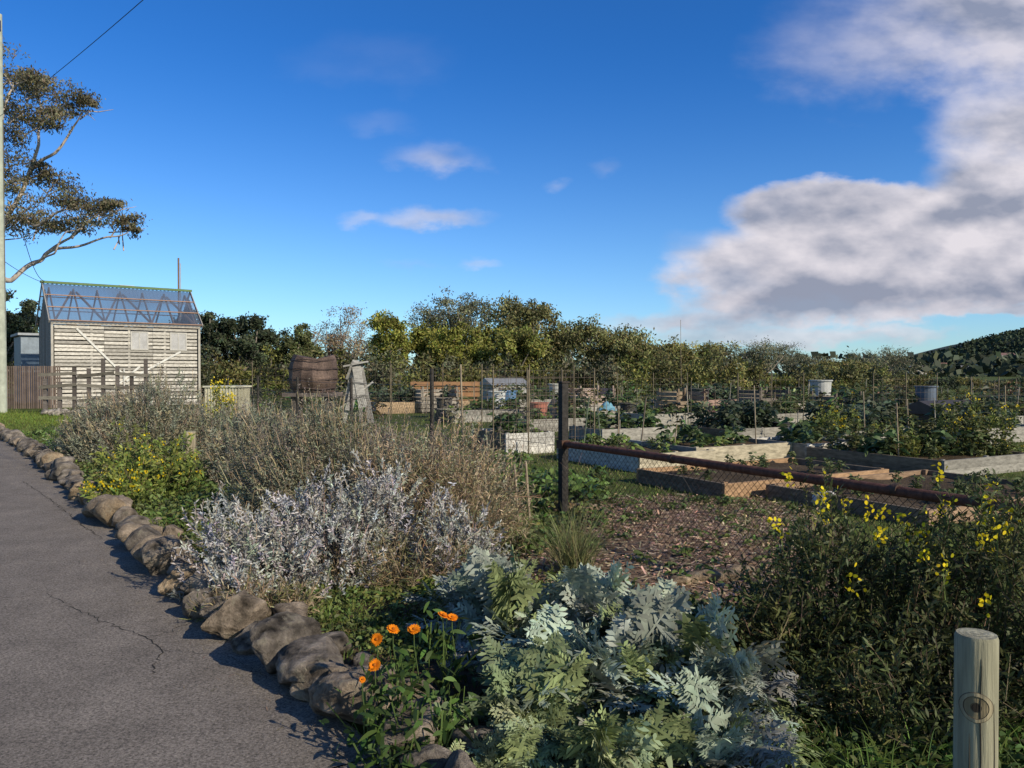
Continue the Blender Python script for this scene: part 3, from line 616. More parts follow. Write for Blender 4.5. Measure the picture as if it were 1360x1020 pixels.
sprig_bush('yellow_daisy_bush',[yel((X(1300,13.4),13.4),.9,.5,1.05,300,50,71,(.08,.10,.03)),yel((X(1110,17.5),17.5),.8,.5,.95,250,30,72,(.09,.11,.03)),yel((X(1225,12.6),13.0),.5,.4,.8,150,6,73,(.08,.10,.03))])
mb=MB()
for i in range(60): 
    px=R.uniform(640,800); d=R.uniform(9.3,11.2); veg(mb,X(px,d),d,0,.2,.35,18,(.08,.125,.035),.14,.075)
for i in range(45):
    px=R.uniform(590,700); d=R.uniform(10.5,14); veg(mb,X(px,d),d,0,.2,.3,18,(.09,.13,.035),.14,.07)
mb.build('nasturtium_patch',[LEAF])
mb=MB()
for i in range(210):
    px=R.uniform(330,1420); d=R.uniform(24,48); veg(mb,X(px,d),d,0,.6,R.uniform(.5,1.6),40,vary((.075,.085,.035),1,.4,.2)[0],.24,.08)
mb.build('vegetable_rows',[LEAF])
# mulch and litter on the soil patch
mb=MB(); n=10000; d=R.uniform(5.0,10.2,n); x=np.array([X(R.uniform(700,1090),q) for q in d])
P=np.stack([x,d,R.uniform(.012,.035,n)],1)
D=R.normal(size=(n,3))*np.array([1,1,.18]); blades(mb,P,D,R.uniform(.02,.09,n),R.uniform(.005,.018,n),1,0,0,vary((.24,.175,.12),n,.5,.1),'strip',side=nrm(np.cross(D,R.normal(size=(n,3))*.3+np.array([0,0,1]))))
mb.build('bark_mulch',[TWIG])
mb=MB()
for i in range(70):
    d=R.uniform(5.3,9.9); px=R.uniform(780,1060); veg(mb,X(px,d),d,0,.14,.12,16,(.07,.10,.03),.08,.03)
mb.build('seedlings',[LEAF])
mb=MB(); 
for (px,d,r) in ((905,5.9,.07),(935,6.0,.08),(962,6.05,.075),(985,6.2,.07),(700,9.4,.09),(765,8.9,.12)): rock(mb,X(px,d),d,r*2.0,r,r*.8,R.uniform(0,.4),(.30,.23,.16),False)
mb.build('edging_stones',[ROCK],smooth=True)
# stakes
mb=MB()
for i in range(70):
    px=R.uniform(560,1400); d=R.uniform(14,40); x=X(px,d); h=R.uniform(.6,1.4); l=R.normal(size=2)*.06
    c=[(.2,.16,.11),(.12,.1,.08),(.22,.2,.17),(.08,.10,.07)][R.integers(4)]
    tube(mb,[(x,d,0),(x+l[0],d+l[1],h)],R.uniform(.008,.016),6,0,c)
for (px,d,ty) in ((617,10.0,484),(651,9.6,570),(690,7.6,617),(705,7.7,612),(577,12,560),(1150,16,520),(905,40,425),(1208,17,530),(1005,15,512),(1195,12.8,535)):
    x=X(px,d); tube(mb,[(x,d,0),(x-.05,d,Z(ty,d))],.012,7,0,(.2,.165,.12))
mb.build('garden_stakes',[TWIG])
def tub(x,y,r,h,col,name):
    mb=MB(); n=20; prof=[(r*.8,0),(r*.86,h*.4),(r*.95,h*.96),(r*1.06,h*.96),(r*1.06,h),(r*.93,h),(r*.85,h*.75)]
    V=[(x+math.cos(2*math.pi*j/n)*q,y+math.sin(2*math.pi*j/n)*q,z) for (q,z) in prof for j in range(n)]
    mb.add(V,[[i*n+j,i*n+(j+1)%n,(i+1)*n+(j+1)%n,(i+1)*n+j] for i in range(len(prof)-1) for j in range(n)],0,col)
    mb.add(V[-n:],[list(range(n))],0,(.05,.04,.03)); mb.build(name,[PAINT])
tub(X(660,30),30,.35,.9,(.5,.52,.52),'water_drum'); tub(X(675,31),31,.35,.9,(.1,.2,.35),'water_drum'); tub(X(835,26),26,.3,.6,(.06,.06,.06),'compost_tub'); tub(X(1042,19),19,.22,.4,(.07,.07,.07),'plant_tub'); tub(X(1140,22),22,.3,.7,(.08,.12,.08),'compost_tub'); tub(X(740,36),36,.4,1.1,(.55,.55,.5),'water_drum'); tub(X(590,28),28,.3,.7,(.10,.09,.08),'compost_tub')
tub(X(1090,33),33,.45,1.3,(.42,.43,.42),'water_drum'); tub(X(930,30),30,.35,1.0,(.08,.09,.08),'compost_tub'); tub(X(1230,30),30,.4,1.1,(.10,.13,.18),'water_drum'); tub(X(715,24),24,.3,.7,(.36,.14,.10),'plant_tub')
def trellis(x,y,Lg,h,dirv,cell=.15):
    mb=MB(); d3=np.array([dirv[0],dirv[1],0.])
    n=int(Lg/cell); o=np.array([x,y,0.])
    for i in range(n+1): tube(mb,[o+d3*i*cell,o+d3*i*cell+np.array([0,0,h])],.003,4,0,(.10,.08,.065),False)
    for k in range(int(h/cell)+1): tube(mb,[o+np.array([0,0,k*cell]),o+d3*Lg+np.array([0,0,k*cell])],.003,4,0,(.10,.08,.065),False)
    for i in (0,Lg/2,Lg): tube(mb,[o+d3*i,o+d3*i+np.array([0,0,h+.1])],.015,6,0,(.12,.10,.07))
    mb.build('wire_trellis',[TWIG])
trellis(X(655,13.5),13.5,1.4,1.55,A_); trellis(X(700,15.5),15.5,1.6,1.6,A_); trellis(X(640,18),18,2.5,1.7,A_); trellis(X(335,26),26,4.5,1.9,nrm(np.array([1,.2])),.25); trellis(X(520,27),27,3.5,1.8,nrm(np.array([1,.1])),.25)
trellis(X(980,21),21,2.5,1.5,A_,.2); trellis(X(1160,23),23,3,1.5,A_,.2); trellis(X(820,26),26,3,1.5,A_,.2); trellis(X(1290,20),20,2.4,1.4,A_,.2)
# timber compost bays: three-sided slatted boxes
def bay(x,y,wd,dp,h,col):
    mb=MB(); o=(x,y); k=0; z=.05
    while z<h-.1:
        c=np.array(col)*R.uniform(.6,1.25)
        box(mb,o,A_,B_,0,wd,dp,dp+.03,z,z+.12,0,c); box(mb,o,A_,B_,-.03,-.001,0,dp,z,z+.12,0,c); box(mb,o,A_,B_,wd+.001,wd+.03,0,dp,z,z+.12,0,c)
        if z<h*.55: box(mb,o,A_,B_,.002,wd-.002,-.03,-.001,z,z+.12,0,c*.9)
        z+=.15
    for u0 in (.03,wd-.1):
        for v0 in (.01,dp-.08): box(mb,o,A_,B_,u0,u0+.07,v0,v0+.07,0,h+.05,0,np.array(col)*.7)
    mb.build('compost_bay',[WOOD])
bay(X(900,27),27,1.3,1.1,1.0,(.22,.17,.12)); bay(X(1010,30),30,1.6,1.2,1.0,(.17,.15,.13)); bay(X(1110,27),27,1.4,1.1,.9,(.14,.12,.10)); bay(X(560,31),31,1.6,1.2,1.0,(.3,.27,.23)); bay(X(770,33),33,1.8,1.2,1.0,(.36,.28,.24)); bay(X(1330,26),26,1.8,1.2,.8,(.11,.09,.08))
# ------------------------------------------------------------------ shed
sh=empty('slatted_garden_shed'); so_=np.array([-21.,36.]); sa=nrm(np.array([5.1,4.])); sb=np.array([-sa[1],sa[0]]); SL=6.5; SDp=3.8; EV=3.95; RG=5.75
mb=MB(); z=.15
while z<EV-.2:
    for (ua,ub) in ((.1,2.15),(2.16,4.3),(4.31,SL-.1)):
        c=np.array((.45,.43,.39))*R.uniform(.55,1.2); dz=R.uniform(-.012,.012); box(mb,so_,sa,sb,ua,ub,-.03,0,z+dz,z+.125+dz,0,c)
    z+=.175
box(mb,so_,sa,sb,.1,SL-.1,.25,.27,.1,EV-.4,0,(.08,.075,.065))  # dark sheet behind the slats, painting interior shade into the gaps
nb=24
for i in range(nb):
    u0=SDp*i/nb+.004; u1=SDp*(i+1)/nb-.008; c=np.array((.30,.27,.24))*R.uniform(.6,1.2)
    um=(u0+u1)/2; ht=EV+(RG-EV)*(1-abs(um-SDp/2)/(SDp/2))-.12
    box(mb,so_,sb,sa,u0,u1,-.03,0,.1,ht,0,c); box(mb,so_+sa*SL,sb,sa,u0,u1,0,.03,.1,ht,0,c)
box(mb,so_,sa,sb,.1,SL-.1,SDp,SDp+.03,.1,EV,0,(.25,.23,.2))
mb.build('walls',[WOOD],sh)
mb=MB()
for u0 in (0.,SL/4,SL/2,3*SL/4,SL):
    e_=u0 in (0.,SL)
    box(mb,so_,sa,sb,u0-.05,u0+.05,-.09 if e_ else .003,.1 if not e_ else .05,0,EV,0,(.38,.36,.32))
def shp(u_,v_,z_): q=so_+sa*u_+sb*v_; return (q[0],q[1],z_)
for (a,b) in (((1.0,EV-.3),(2.9,1.6)),((5.6,EV-1.3),(3.1,1.2)),((3.0,.4),(3.0,1.8)),((2.7,1.0),(3.7,1.9))): beam(mb,shp(a[0],-.06,a[1]),shp(b[0],-.06,b[1]),.03,.09,0,(.58,.58,.55))
box(mb,so_,sa,sb,-.05,SL+.05,-.125,-.094,EV-.12,EV+.05,0,(.36,.33,.29)); box(mb,so_,sa,sb,-.05,SL+.05,-.125,-.094,.0,.14,0,(.3,.28,.25))
for i in range(7):
    u0=.15+i*(SL-.3)/6
    for (a,b) in (((0,EV),(SDp/2,RG-.12)),((SDp,EV),(SDp/2,RG-.12)),((0,EV),(SDp,EV))): beam(mb,shp(u0,*a),shp(u0,*b),.05,.12,0,(.26,.16,.11))
    if i<6 and i%2==0:
        du=(SL-.3)/6
        beam(mb,shp(u0,.1,EV+.06),shp(u0+du*.9,SDp/2-.1,RG-.25),.05,.10,0,(.32,.2,.15)); beam(mb,shp(u0+2*du,.1,EV+.06),shp(u0+du*1.1,SDp/2-.1,RG-.25),.05,.10,0,(.32,.2,.15))
mb.build('frame',[PAINT],sh)
mb=MB()
for u0 in (3.3,5.1):
    for (a0,a1,z0,z1) in ((0,.06,2.7,3.6),(.74,.8,2.7,3.6),(.06,.74,2.7,2.76),(.06,.74,3.54,3.6),(.38,.42,2.76,3.54)): box(mb,so_,sa,sb,u0+a0,u0+a1,-.065,-.033,z0,z1,0,(.45,.44,.41))
    box(mb,so_,sa,sb,u0+.06,u0+.74,-.05,-.038,2.76,3.54,1,(.38,.38,.38))
mb.build('windows',[PAINT,attrmat('dusty_glass',.4,3,.2,spec=.5)],sh)
m,nt,bs,out=newmat('translucent_roofing'); N=nt.nodes; L=nt.links
bs.inputs['Base Color'].default_value=(.13,.17,.25,1); bs.inputs['Roughness'].default_value=.3; bs.inputs['Specular IOR Level'].default_value=.5
tr=N.new('ShaderNodeBsdfTransparent'); tr.inputs[0].default_value=(.75,.82,.9,1); no=N.new('ShaderNodeTexNoise'); no.inputs['Scale'].default_value=1.3
mr=N.new('ShaderNodeMapRange'); mr.inputs['From Min'].default_value=.35; mr.inputs['From Max'].default_value=.65; mr.inputs['To Min'].default_value=.35; mr.inputs['To Max'].default_value=.75; L.new(no.outputs['Fac'],mr.inputs['Value'])
ms=N.new('ShaderNodeMixShader'); L.new(mr.outputs[0],ms.inputs[0]); L.new(bs.outputs[0],ms.inputs[1]); L.new(tr.outputs[0],ms.inputs[2]); L.new(ms.outputs[0],out.inputs['Surface'])
ROOF=m
mb=MB(); nc=int(SL/.045)
for sgn in (0,1):
    V=[];
    for i in range(nc+1):
        u_=-.12+(SL+.24)*i/nc; dz=.018*math.sin(i*math.pi/2)
        for k in range(2):
            vv_= -.2 if k==0 else SDp/2; zz=EV-.1 if k==0 else RG
            if sgn: vv_=SDp-vv_
            V.append(shp(u_,vv_,zz+.08+dz))
    mb.add(V,[[2*i,2*i+1,2*i+3,2*i+2] for i in range(nc)])
mb.build('roof_sheets',[ROOF],sh)
mb=MB()
for (tt) in (.02,.36,.68):
    for sgn in (0,1):
        v0=-.2+tt*(SDp/2+.2); z0=EV-.1+tt*(RG-EV+.1)+.125
        if sgn: v0=SDp-v0
        beam(mb,shp(-.14,v0,z0),shp(SL+.14,v0,z0),.09,.045,0,(.30,.19,.14))
for u0 in (-.13,SL+.13):
    beam(mb,shp(u0,-.22,EV-.02),shp(u0,SDp/2,RG+.1),.04,.14,0,(.3,.28,.26)); beam(mb,shp(u0,SDp+.22,EV-.02),shp(u0,SDp/2,RG+.1),.04,.14,0,(.3,.28,.26))
mb.build('roof_battens',[PAINT],sh)
mb=MB(); beam(mb,shp(-.2,SDp/2,RG+.16),shp(SL+.2,SDp/2,RG+.16),.22,.11,0,(.10,.17,.07)); beam(mb,shp(3.2,SDp/2-.02,RG+.224),shp(3.9,SDp/2,RG+.224),.2,.02,0,(.5,.52,.5)); mb.build('ridge_cap',[PAINT],sh)
mb=MB(); x,y=X(238,43),43.; tube(mb,[(x,y,0),(x,y,Z(343,43))],.05,8,0,(.2,.13,.09)); tube(mb,[(x+.1,y,3),(x+.1,y,Z(350,43))],.02,6,0,(.4,.4,.4)); mb.build('flue_pole',[PAINT])
ob=empty('corrugated_outbuilding'); o2=np.array([X(28,42.),42.]); 
mb=MB(); 
for i in range(40): box(mb,o2,sa,sb,i*.06,i*.06+.03,-.02,0,0,3.6,0,(.26,.32,.38)); box(mb,o2,sa,sb,i*.06+.03,i*.06+.06,-.005,.01,0,3.6,0,(.2,.25,.31))
box(mb,o2,sa,sb,0,2.4,.02,3,0,3.55,0,(.25,.28,.3)); mb.build('walls',[PAINT],ob)
mb=MB(); box(mb,o2,sa,sb,-.15,2.5,-.2,3.2,3.6,3.72,0,(.3,.33,.36)); mb.build('roof',[PAINT],ob)
mb=MB(); o3=np.array([X(6,35),35.]); 
for i in range(26): box(mb,o3,nrm(np.array([1,.15])),nrm(np.array([-.15,1])),i*.09,i*.09+.05,-.02 if i%2 else 0,.03,0,1.9,0,np.array((.17,.13,.11))*R.uniform(.6,1.3))
mb.build('corrugated_fence',[PAINT])
mb=MB()
fo=np.array([X(60,31.),31.]); fa=nrm(np.array([1,.18])); fb=np.array([-fa[1],fa[0]])
for i in range(8):
    box(mb,fo,fa,fb,i*.53-.06,i*.53+.06,-.07,.07,0,R.uniform(1.2,2.2),0,np.array((.08,.07,.065))*R.uniform(.7,1.6))
for z in (.6,1.1,1.5): 
    for k in range(3): beam(mb,(*(fo+fa*(k*1.4-.2)-fb*.1),z+R.uniform(-.12,.12)),(*(fo+fa*(k*1.4+1.15)-fb*.1),z+R.uniform(-.12,.12)),.05,.13,0,np.array((.14,.13,.11))*R.uniform(.6,1.4))
mb.build('timber_rail_fence',[WOOD])
mb=MB()
for i in range(60): rock(mb,X(50,29)+i*.11+R.uniform(-.05,.05),29.5+R.uniform(-.3,.3),.2,.15,.15,R.uniform(0,3),(.25,.23,.2),False)
mb.build('dry_stone_wall',[ROCK],smooth=True)
mb=MB(); ox,oy=X(272,24.),24.; 
for i in range(12): 
    box(mb,(ox,oy),(1,0),(0,1),i*.092,i*.092+.05,-.015,0,.05,1.15,0,(.58,.56,.42)); 
box(mb,(ox,oy),(1,0),(0,1),-.01,1.11,.003,.8,.02,1.13,0,(.5,.48,.35)); box(mb,(ox,oy),(1,0),(0,1),-.05,1.15,-.05,.85,1.15,1.2,0,(.58,.57,.45)); mb.build('compost_bin',[PAINT])
sprig_bush('yellow_daisy_bush',[dict(c=(X(293,22.5),22.5),rx=.4,ry=.3,h=1.25,n=160,sl=.3,k=5,ll=.1,lw=.04,col=(.14,.17,.05),seed=61,lump=.4,fl=dict(n=60,k=7,sl=.1,spread=.05,pl=.05,pw=.05,col=(.75,.6,.05),zmin=.1))])
# barrel on a stand
bl=empty('rusty_barrel'); bx,by=X(416,24.5),24.5
mb=MB(); n=28; zs=np.linspace(1.0,2.1,13); 
V=[];C=[]
for z in zs:
    q=(z-1.0)/1.1; rr=.62+.14*math.sin(math.pi*q)
    for j in range(n):
        a=2*math.pi*j/n; k=rr*(1-.03*(j%2))*(1+.10*mnoise.noise(Vector((math.cos(a)*1.5,math.sin(a)*1.5,z*2)))); V.append((bx+math.cos(a)*k,by+math.sin(a)*k,z+.07*math.sin(a*2+1)*q)); C.append(np.array((.12,.085,.07))*(1+.9*mnoise.noise(Vector((a*2,z*3,1)))))
fc=[[i*n+j,i*n+(j+1)%n,(i+1)*n+(j+1)%n,(i+1)*n+j] for i in range(12) for j in range(n)]
mb.add(V,fc,0,np.clip(np.array(C),.02,1)); mb.add(V[-n:],[list(range(n))],0,(.1,.07,.06)); mb.build('staves',[RUST],bl)
mb=MB()
for z in (1.12,1.4,1.72,1.98):
    q=(z-1.0)/1.1; rr=.62+.14*math.sin(math.pi*q)+.03
    A=[(bx+math.cos(2*math.pi*j/n)*rr,by+math.sin(2*math.pi*j/n)*rr,z+dz+.02*math.sin(j)) for dz in (-.02,.02) for j in range(n)]
    mb.add(A,[[j,(j+1)%n,n+(j+1)%n,n+j] for j in range(n)],0,(.07,.05,.045))
mb.build('hoops',[RUST],bl)
mb=MB()
for (dx,dy) in ((-.5,-.4),(.5,-.4),(-.5,.4),(.5,.4)): box(mb,(bx+dx,by+dy),(1,0),(0,1),-.06,.06,-.06,.06,0,.86,0,(.1,.09,.08))
box(mb,(bx,by),(1,0),(0,1),-.8,.8,-.6,.6,.87,.985,0,(.13,.11,.10)); mb.build('stand',[WOOD],bl)
mb=MB(); ex,ey=X(474,25.),25.
for (p,q,w_) in (((-.45,0,0),(-.05,.1,2.0),.2),((.45,0,0),(.05,.1,1.95),.2),((-.3,-.02,.7),(.3,-.02,.9),.2),((-.22,-.02,1.3),(.25,-.02,1.25),.2),((0,.7,0),(0,.12,1.9),.12),((-.4,-.05,1.8),(.35,-.05,1.95),.26),((-.25,-.06,.4),(.1,-.06,1.8),.24),((.2,-.08,.5),(.0,-.08,1.8),.26),((-.3,-.09,1.4),(-.1,-.09,1.95),.2),((-.5,.02,.5),(.5,.02,1.3),.16)):
    beam(mb,(ex+p[0],ey+p[1],p[2]),(ex+q[0],ey+q[1],q[2]),w_,.05,0,np.array((.36,.35,.33))*R.uniform(.5,1.15))
mb.build('timber_easel_frame',[WOOD])
mb=MB(); qx,qy=X(545,33.),33.
for k in range(3): box(mb,(qx,qy),(1,0),(0,1),0,2.9,.02*k,.02*k+.05,.6+k*.22,.78+k*.22,0,(.36,.2,.1))
for k in range(4): box(mb,(qx,qy),(1,0),(0,1),0,2.9,-.5+k*.12,-.4+k*.12,.45,.49,0,(.32,.19,.1))
for u0 in (.1,1.4,2.7): box(mb,(qx,qy),(1,0),(0,1),u0,u0+.09,-.5,-.42,0,.44,0,(.2,.12,.07)); box(mb,(qx,qy),(1,0),(0,1),u0,u0+.09,.12,.2,0,1.25,0,(.2,.12,.07))
mb.build('timber_bench',[PAINT])
def smallshed(name,px,d,wd,dp,h,cw,cr,z0=0,dirs=None):
    a2,b2=dirs or (A_,B_)
    e_=empty(name); mb=MB(); o=(X(px,d),d); box(mb,o,a2,b2,0,wd,0,dp,z0-3 if z0 else 0,z0+h,0,cw); 
    for i in range(int(wd/.2)): box(mb,o,a2,b2,i*.2,i*.2+.17,-.02,-.001,z0+.05,z0+h-.03,0,np.array(cw)*R.uniform(.85,1.1))
    mb.build('walls',[PAINT],e_)
    mb=MB(); a3=np.array([*a2,0]); b3=np.array([*b2,0]); oo=np.array([o[0],o[1],z0*1.])
    V=[oo-a3*.15-b3*.15+[0,0,h],oo+a3*(wd+.15)-b3*.15+[0,0,h],oo+a3*(wd+.15)+b3*dp/2+[0,0,h+dp*.25],oo-a3*.15+b3*dp/2+[0,0,h+dp*.25],oo+a3*(wd+.15)+b3*(dp+.15)+[0,0,h],oo-a3*.15+b3*(dp+.15)+[0,0,h]]
    mb.add(V,[[0,1,2,3],[3,2,4,5]],0,cr); mb.add([V[0],V[3],V[5]],[[0,1,2]],0,cw); mb.add([V[1],V[4],V[2]],[[0,1,2]],0,cw); mb.build('roof',[PAINT],e_)
    mb=MB(); box(mb,o,a2,b2,wd*.55,wd*.8,-.045,-.022,z0+h*.4,z0+h*.75,0,(.05,.06,.07)); box(mb,o,a2,b2,wd*.15,wd*.35,-.045,-.022,z0+.05,z0+h*.8,0,(.12,.1,.09)); mb.build('door_and_window',[PAINT],e_)
smallshed('garden_shed',655,44,2.2,1.6,.9,(.4,.4,.38),(.20,.21,.22)); smallshed('garden_shed',1258,22,2.4,1.5,.42,(.08,.06,.055),(.045,.04,.04))
# ------------------------------------------------------------------ hill
def hz(x,y):
    b=np.interp(x,[260,345,388,430,494,560,640,800,1100],[0,2,12,23,41,54,72,92,60]); dy=(y-760)/260
    return max(0,b*math.exp(-dy*dy)*(1+.10*mnoise.fractal(Vector((x/120,y/120,0)),1,2,4)))-1
fr=(np.array([1.,0]),np.array([0,1.]))
for (px,d,wd,cw,cr) in ((1212,640,12,(.42,.40,.36),(.2,.17,.16)),(1243,660,11,(.3,.28,.25),(.25,.14,.11)),(1268,610,12,(.40,.39,.37),(.18,.18,.18)),(1330,640,12,(.33,.31,.28),(.2,.12,.1)),(1300,620,10,(.4,.38,.33),(.22,.2,.19))):
    z_=max(0,hz(X(px,d),d)); smallshed('house',px,d,wd,8,3.6,cw,cr,z_+1.5,fr)
mb=MB(); nx,ny=90,50; V=[]
for i in range(nx+1):
    for k in range(ny+1):
        x=240+i*(1100-240)/nx; y=480+k*560/ny; V.append((x,y,hz(x,y)))
mb.add(V,[[i*(ny+1)+k,(i+1)*(ny+1)+k,(i+1)*(ny+1)+k+1,i*(ny+1)+k+1] for i in range(nx) for k in range(ny)],0,(.03,.042,.03))
mb.build('hill',[attrmat('hill_scrub',.95,.03,.5)],None,True)
HL=attrmat('hill_leaf',.95,.02,.3,spec=.02,detail=2)
mb=MB(); n=34000; x=R.uniform(330,1050,n); y=R.uniform(520,800,n)
z=np.array([hz(a,b) for a,b in zip(x,y)]); ok=z>.5; x,y,z=x[ok],y[ok],z[ok]; n=len(x)
cn=np.array([mnoise.noise(Vector((a/30,b/30,0))) for a,b in zip(x,y)])
P=np.stack([x,y,z+R.uniform(0,4,n)],1)
quads(mb,P,R.normal(size=(n,3)),R.uniform(2.5,4.5,n),R.uniform(2,3.5,n),0,np.clip(vary((.05,.068,.045),n,.2,.04)*(1+cn[:,None]*.5),.005,1)); mb.build('hill_forest',[HL])
mb=MB()
n=5000; x=R.uniform(-420,500,n); y=R.uniform(300,340,n); P=np.stack([x,y,R.uniform(0,9,n)],1); quads(mb,P,R.normal(size=(n,3)),R.uniform(2,5,n),R.uniform(2,4,n),0,vary((.07,.085,.06),n,.25,.05)); mb.build('distant_treeline',[HL])
mb=MB(); g=16; tx,ty=X(806,27.),27.
V=[(tx+(i/g-.5)*.8,ty+(k/g-.5)*.6,.30*math.exp(-((i/g-.5)**2+(k/g-.5)**2)*9)+.3+.09*mnoise.noise(Vector((i*.5,k*.5,0)))-.2*(abs(i/g-.5)>.4)) for i in range(g+1) for k in range(g+1)]
mb.add(V,[[i*(g+1)+k,(i+1)*(g+1)+k,(i+1)*(g+1)+k+1,i*(g+1)+k+1] for i in range(g) for k in range(g)],0,(.15,.33,.42)); mb.build('tarpaulin',[PAINT],None,True)
mb=MB(); d=9.3; bx_,by_=X(1098,d),d
V=IV3*np.array([.15,.11,.10])*(1+.35*np.array([mnoise.noise(Vector(tuple(p*2.2))) for p in IV3])[:,None])+np.array([bx_,by_,.10])
mb.add(V,IF3,0,(.5,.48,.46)); mb.build('plastic_sack',[PAINT],None,True)
# ------------------------------------------------------------------ pole + wires
mb=MB(); px_,py_=-20.1,31.
tube(mb,[(px_,py_,0),(px_,py_,8),(px_+.02,py_,15.6)],[.21,.18,.14],16,0,(.36,.39,.32)); 
tube(mb,[(px_,py_-.15,14.9),(px_+.22,py_-.25,15.0)],.03,8,1,(.05,.06,.1)); tube(mb,[(px_+.2,py_-.25,14.85),(px_+.2,py_-.25,15.25)],.08,10,1,(.02,.03,.12)); tube(mb,[(px_+.18,py_,3.0),(px_+.18,py_,11.5)],.02,6,1,(.1,.1,.1))
mb.build('power_pole',[PAINT,PAINT],None,True)
mb=MB()
def wire(a,b,sag,r=.012):
    t=np.linspace(0,1,24)[:,None]; a=np.array(a);b=np.array(b); p=a+(b-a)*t; p[:,2]-=sag*4*(t*(1-t))[:,0]; tube(mb,p,r,5,0,(.03,.03,.03),False)
wire((-20.1,31,11.6),(9,-2,8.3),.5,.009); wire((-20,31,11.7),shp(.0,SDp/2,RG+.2),1.6,.014); wire((-20,31,8),(-60,60,8),.6); wire((-20.1,31,6.1),shp(.0,SDp/2,RG+.1),.1,.012)
mb.build('power_lines',[TWIG])
# ------------------------------------------------------------------ trees
def clump_leaves(mb,c,r,n,ls,col,mat=0,hang=0.,asp=.45,tight=.2):
    c=np.array(c,float); r=np.array(r,float)
    ns=max(5,n//55); sd_=nrm(R.normal(size=(ns,3))); sc=sd_*(R.random((ns,1))**.45)*.85
    k=R.integers(0,ns,n); P=sc[k]+R.normal(size=(n,3))*tight
    P=c+P*r
    D=R.normal(size=(n,3))+np.array([0,0,-hang]); 
    sub=R.uniform(.65,1.35,(ns,1))
    quads(mb,P,D,ls*R.uniform(.6,1.4,n),ls*asp*R.uniform(.7,1.3,n),mat,vary(col,n,.2,.08)*sub[k],N=nrm(R.normal(size=(n,3))*.6+sd_[k]*.9+np.array([0,0,.4])))
def tree(name,x,y,h,wd,col,dens=1.0,ls=.3,cb=.25,ncl=16,bark=(.22,.19,.16),flat=.75,hang=0,asp=.5,cone=0.):
    mb=MB(); rad=wd/2; hc=h*(1-cb)/2; zc=h*cb+hc
    cs=[]; cr=rad*.42
    for i in range(ncl):
        d=nrm(R.normal(size=3)); q=R.uniform(.2,.72); p=np.array([d[0]*rad*q,d[1]*rad*q*.8,d[2]*hc*q])
        if cone: p[:2]*=1-cone*(p[2]/hc*.5+.5)
        cs.append(np.array([x,y,zc])+p)
    for i in range(8):
        a=R.uniform(0,2*np.pi); zz=R.uniform(.05,.95); k_=math.sqrt(1-zz*zz)
        p=np.array([math.cos(a)*k_*(rad-cr*.6),math.sin(a)*k_*(rad-cr*.6)*.8,zz*(hc-cr*flat*.6)])
        if cone: p[:2]*=1-cone*(p[2]/hc*.5+.5)
        cs.append(np.array([x,y,zc])+p)
    r0=.03*h+.05; fork=np.array([x+R.normal()*.1,y,h*cb*1.1+.3])
    tube(mb,[(x,y,0),((x+fork[0])/2+.05,y,fork[2]/2),fork],[r0,r0*.8,r0*.7],8,1,bark)
    for c in cs:
        s_=R.uniform(.7,1.2); rr=np.array([cr*s_,cr*s_,min(cr*s_*flat,hc*.45)])
        bright=R.uniform(.7,1.3)
        clump_leaves(mb,c,rr,int(400*dens*s_),ls,np.array(col)*bright,0,hang,asp)
        mid=(fork+c)/2+R.normal(size=3)*.05*h*np.array([1,1,.5]); tube(mb,[fork,mid,c],[r0*.5,r0*.3,r0*.1],5,1,bark,False)
    return mb.build(name,[TLEAF,BARK])
DKG=(.035,.045,.026); OLV=(.10,.10,.042); YG=(.145,.15,.035); BRN=(.14,.11,.07); GRY=(.095,.098,.06); YOL=(.12,.115,.042)
TL=[('pine_tree',-5,384,90,50,DKG),('pine_tree',28,392,70,54,DKG),('pine_tree',272,398,90,56,DKG),('pine_tree',322,406,85,56,DKG),('pine_tree',358,428,75,60,DKG),('wattle_tree',392,428,70,60,(.06,.07,.03)),
 ('bare_tree',450,407,105,64,BRN),('wattle_tree',516,416,84,58,YG),('wattle_tree',566,428,80,60,YG),('eucalyptus_tree',604,386,120,78,GRY),('wattle_tree',608,428,90,58,YG),('wattle_tree',646,430,80,60,(.125,.13,.035)),
 ('eucalyptus_tree',698,392,125,64,OLV),('wattle_tree',692,434,95,56,(.12,.125,.035)),('eucalyptus_tree',750,436,80,70,OLV),('eucalyptus_tree',800,422,150,62,OLV),('eucalyptus_tree',842,450,85,60,OLV),('wattle_tree',880,445,85,66,YOL),('wattle_tree',937,450,115,64,YOL),
 ('bare_tree',1005,446,115,76,GRY),('bare_tree',1062,464,105,80,GRY),('wattle_tree',1115,474,105,72,YOL),('bare_tree',1172,460,95,80,GRY),('pine_tree',1232,502,100,80,(.06,.07,.035)),('wattle_tree',1300,504,90,100,(.08,.085,.045)),('pine_tree',1370,499,100,90,DKG),('eucalyptus_tree',1480,470,120,80,OLV),('eucalyptus_tree',1580,450,140,80,OLV),('eucalyptus_tree',-90,380,140,70,OLV)]
for (nm,px,ty,wpx,d,col) in TL:
    h=Z(ty,d); wd=wpx/F*d; k=dict(dens=1.0,ls=.24,cb=.12,ncl=14)
    if nm=='bare_tree': k.update(dens=.75,ls=.2,cb=.08,asp=.35,ncl=16,bark=(.25,.22,.19))
    if nm=='wattle_tree': k.update(cone=.2,cb=.02,dens=1.3,ncl=16,flat=.85)
    if nm=='eucalyptus_tree': k.update(flat=.7,cb=.18,hang=.6,bark=(.35,.32,.28),dens=1.45,ncl=16)
    if nm=='pine_tree': k.update(flat=.7,dens=1.1,cb=.05)
    tree(nm,X(px,d),d,h,wd,col,**k)
mb=MB()
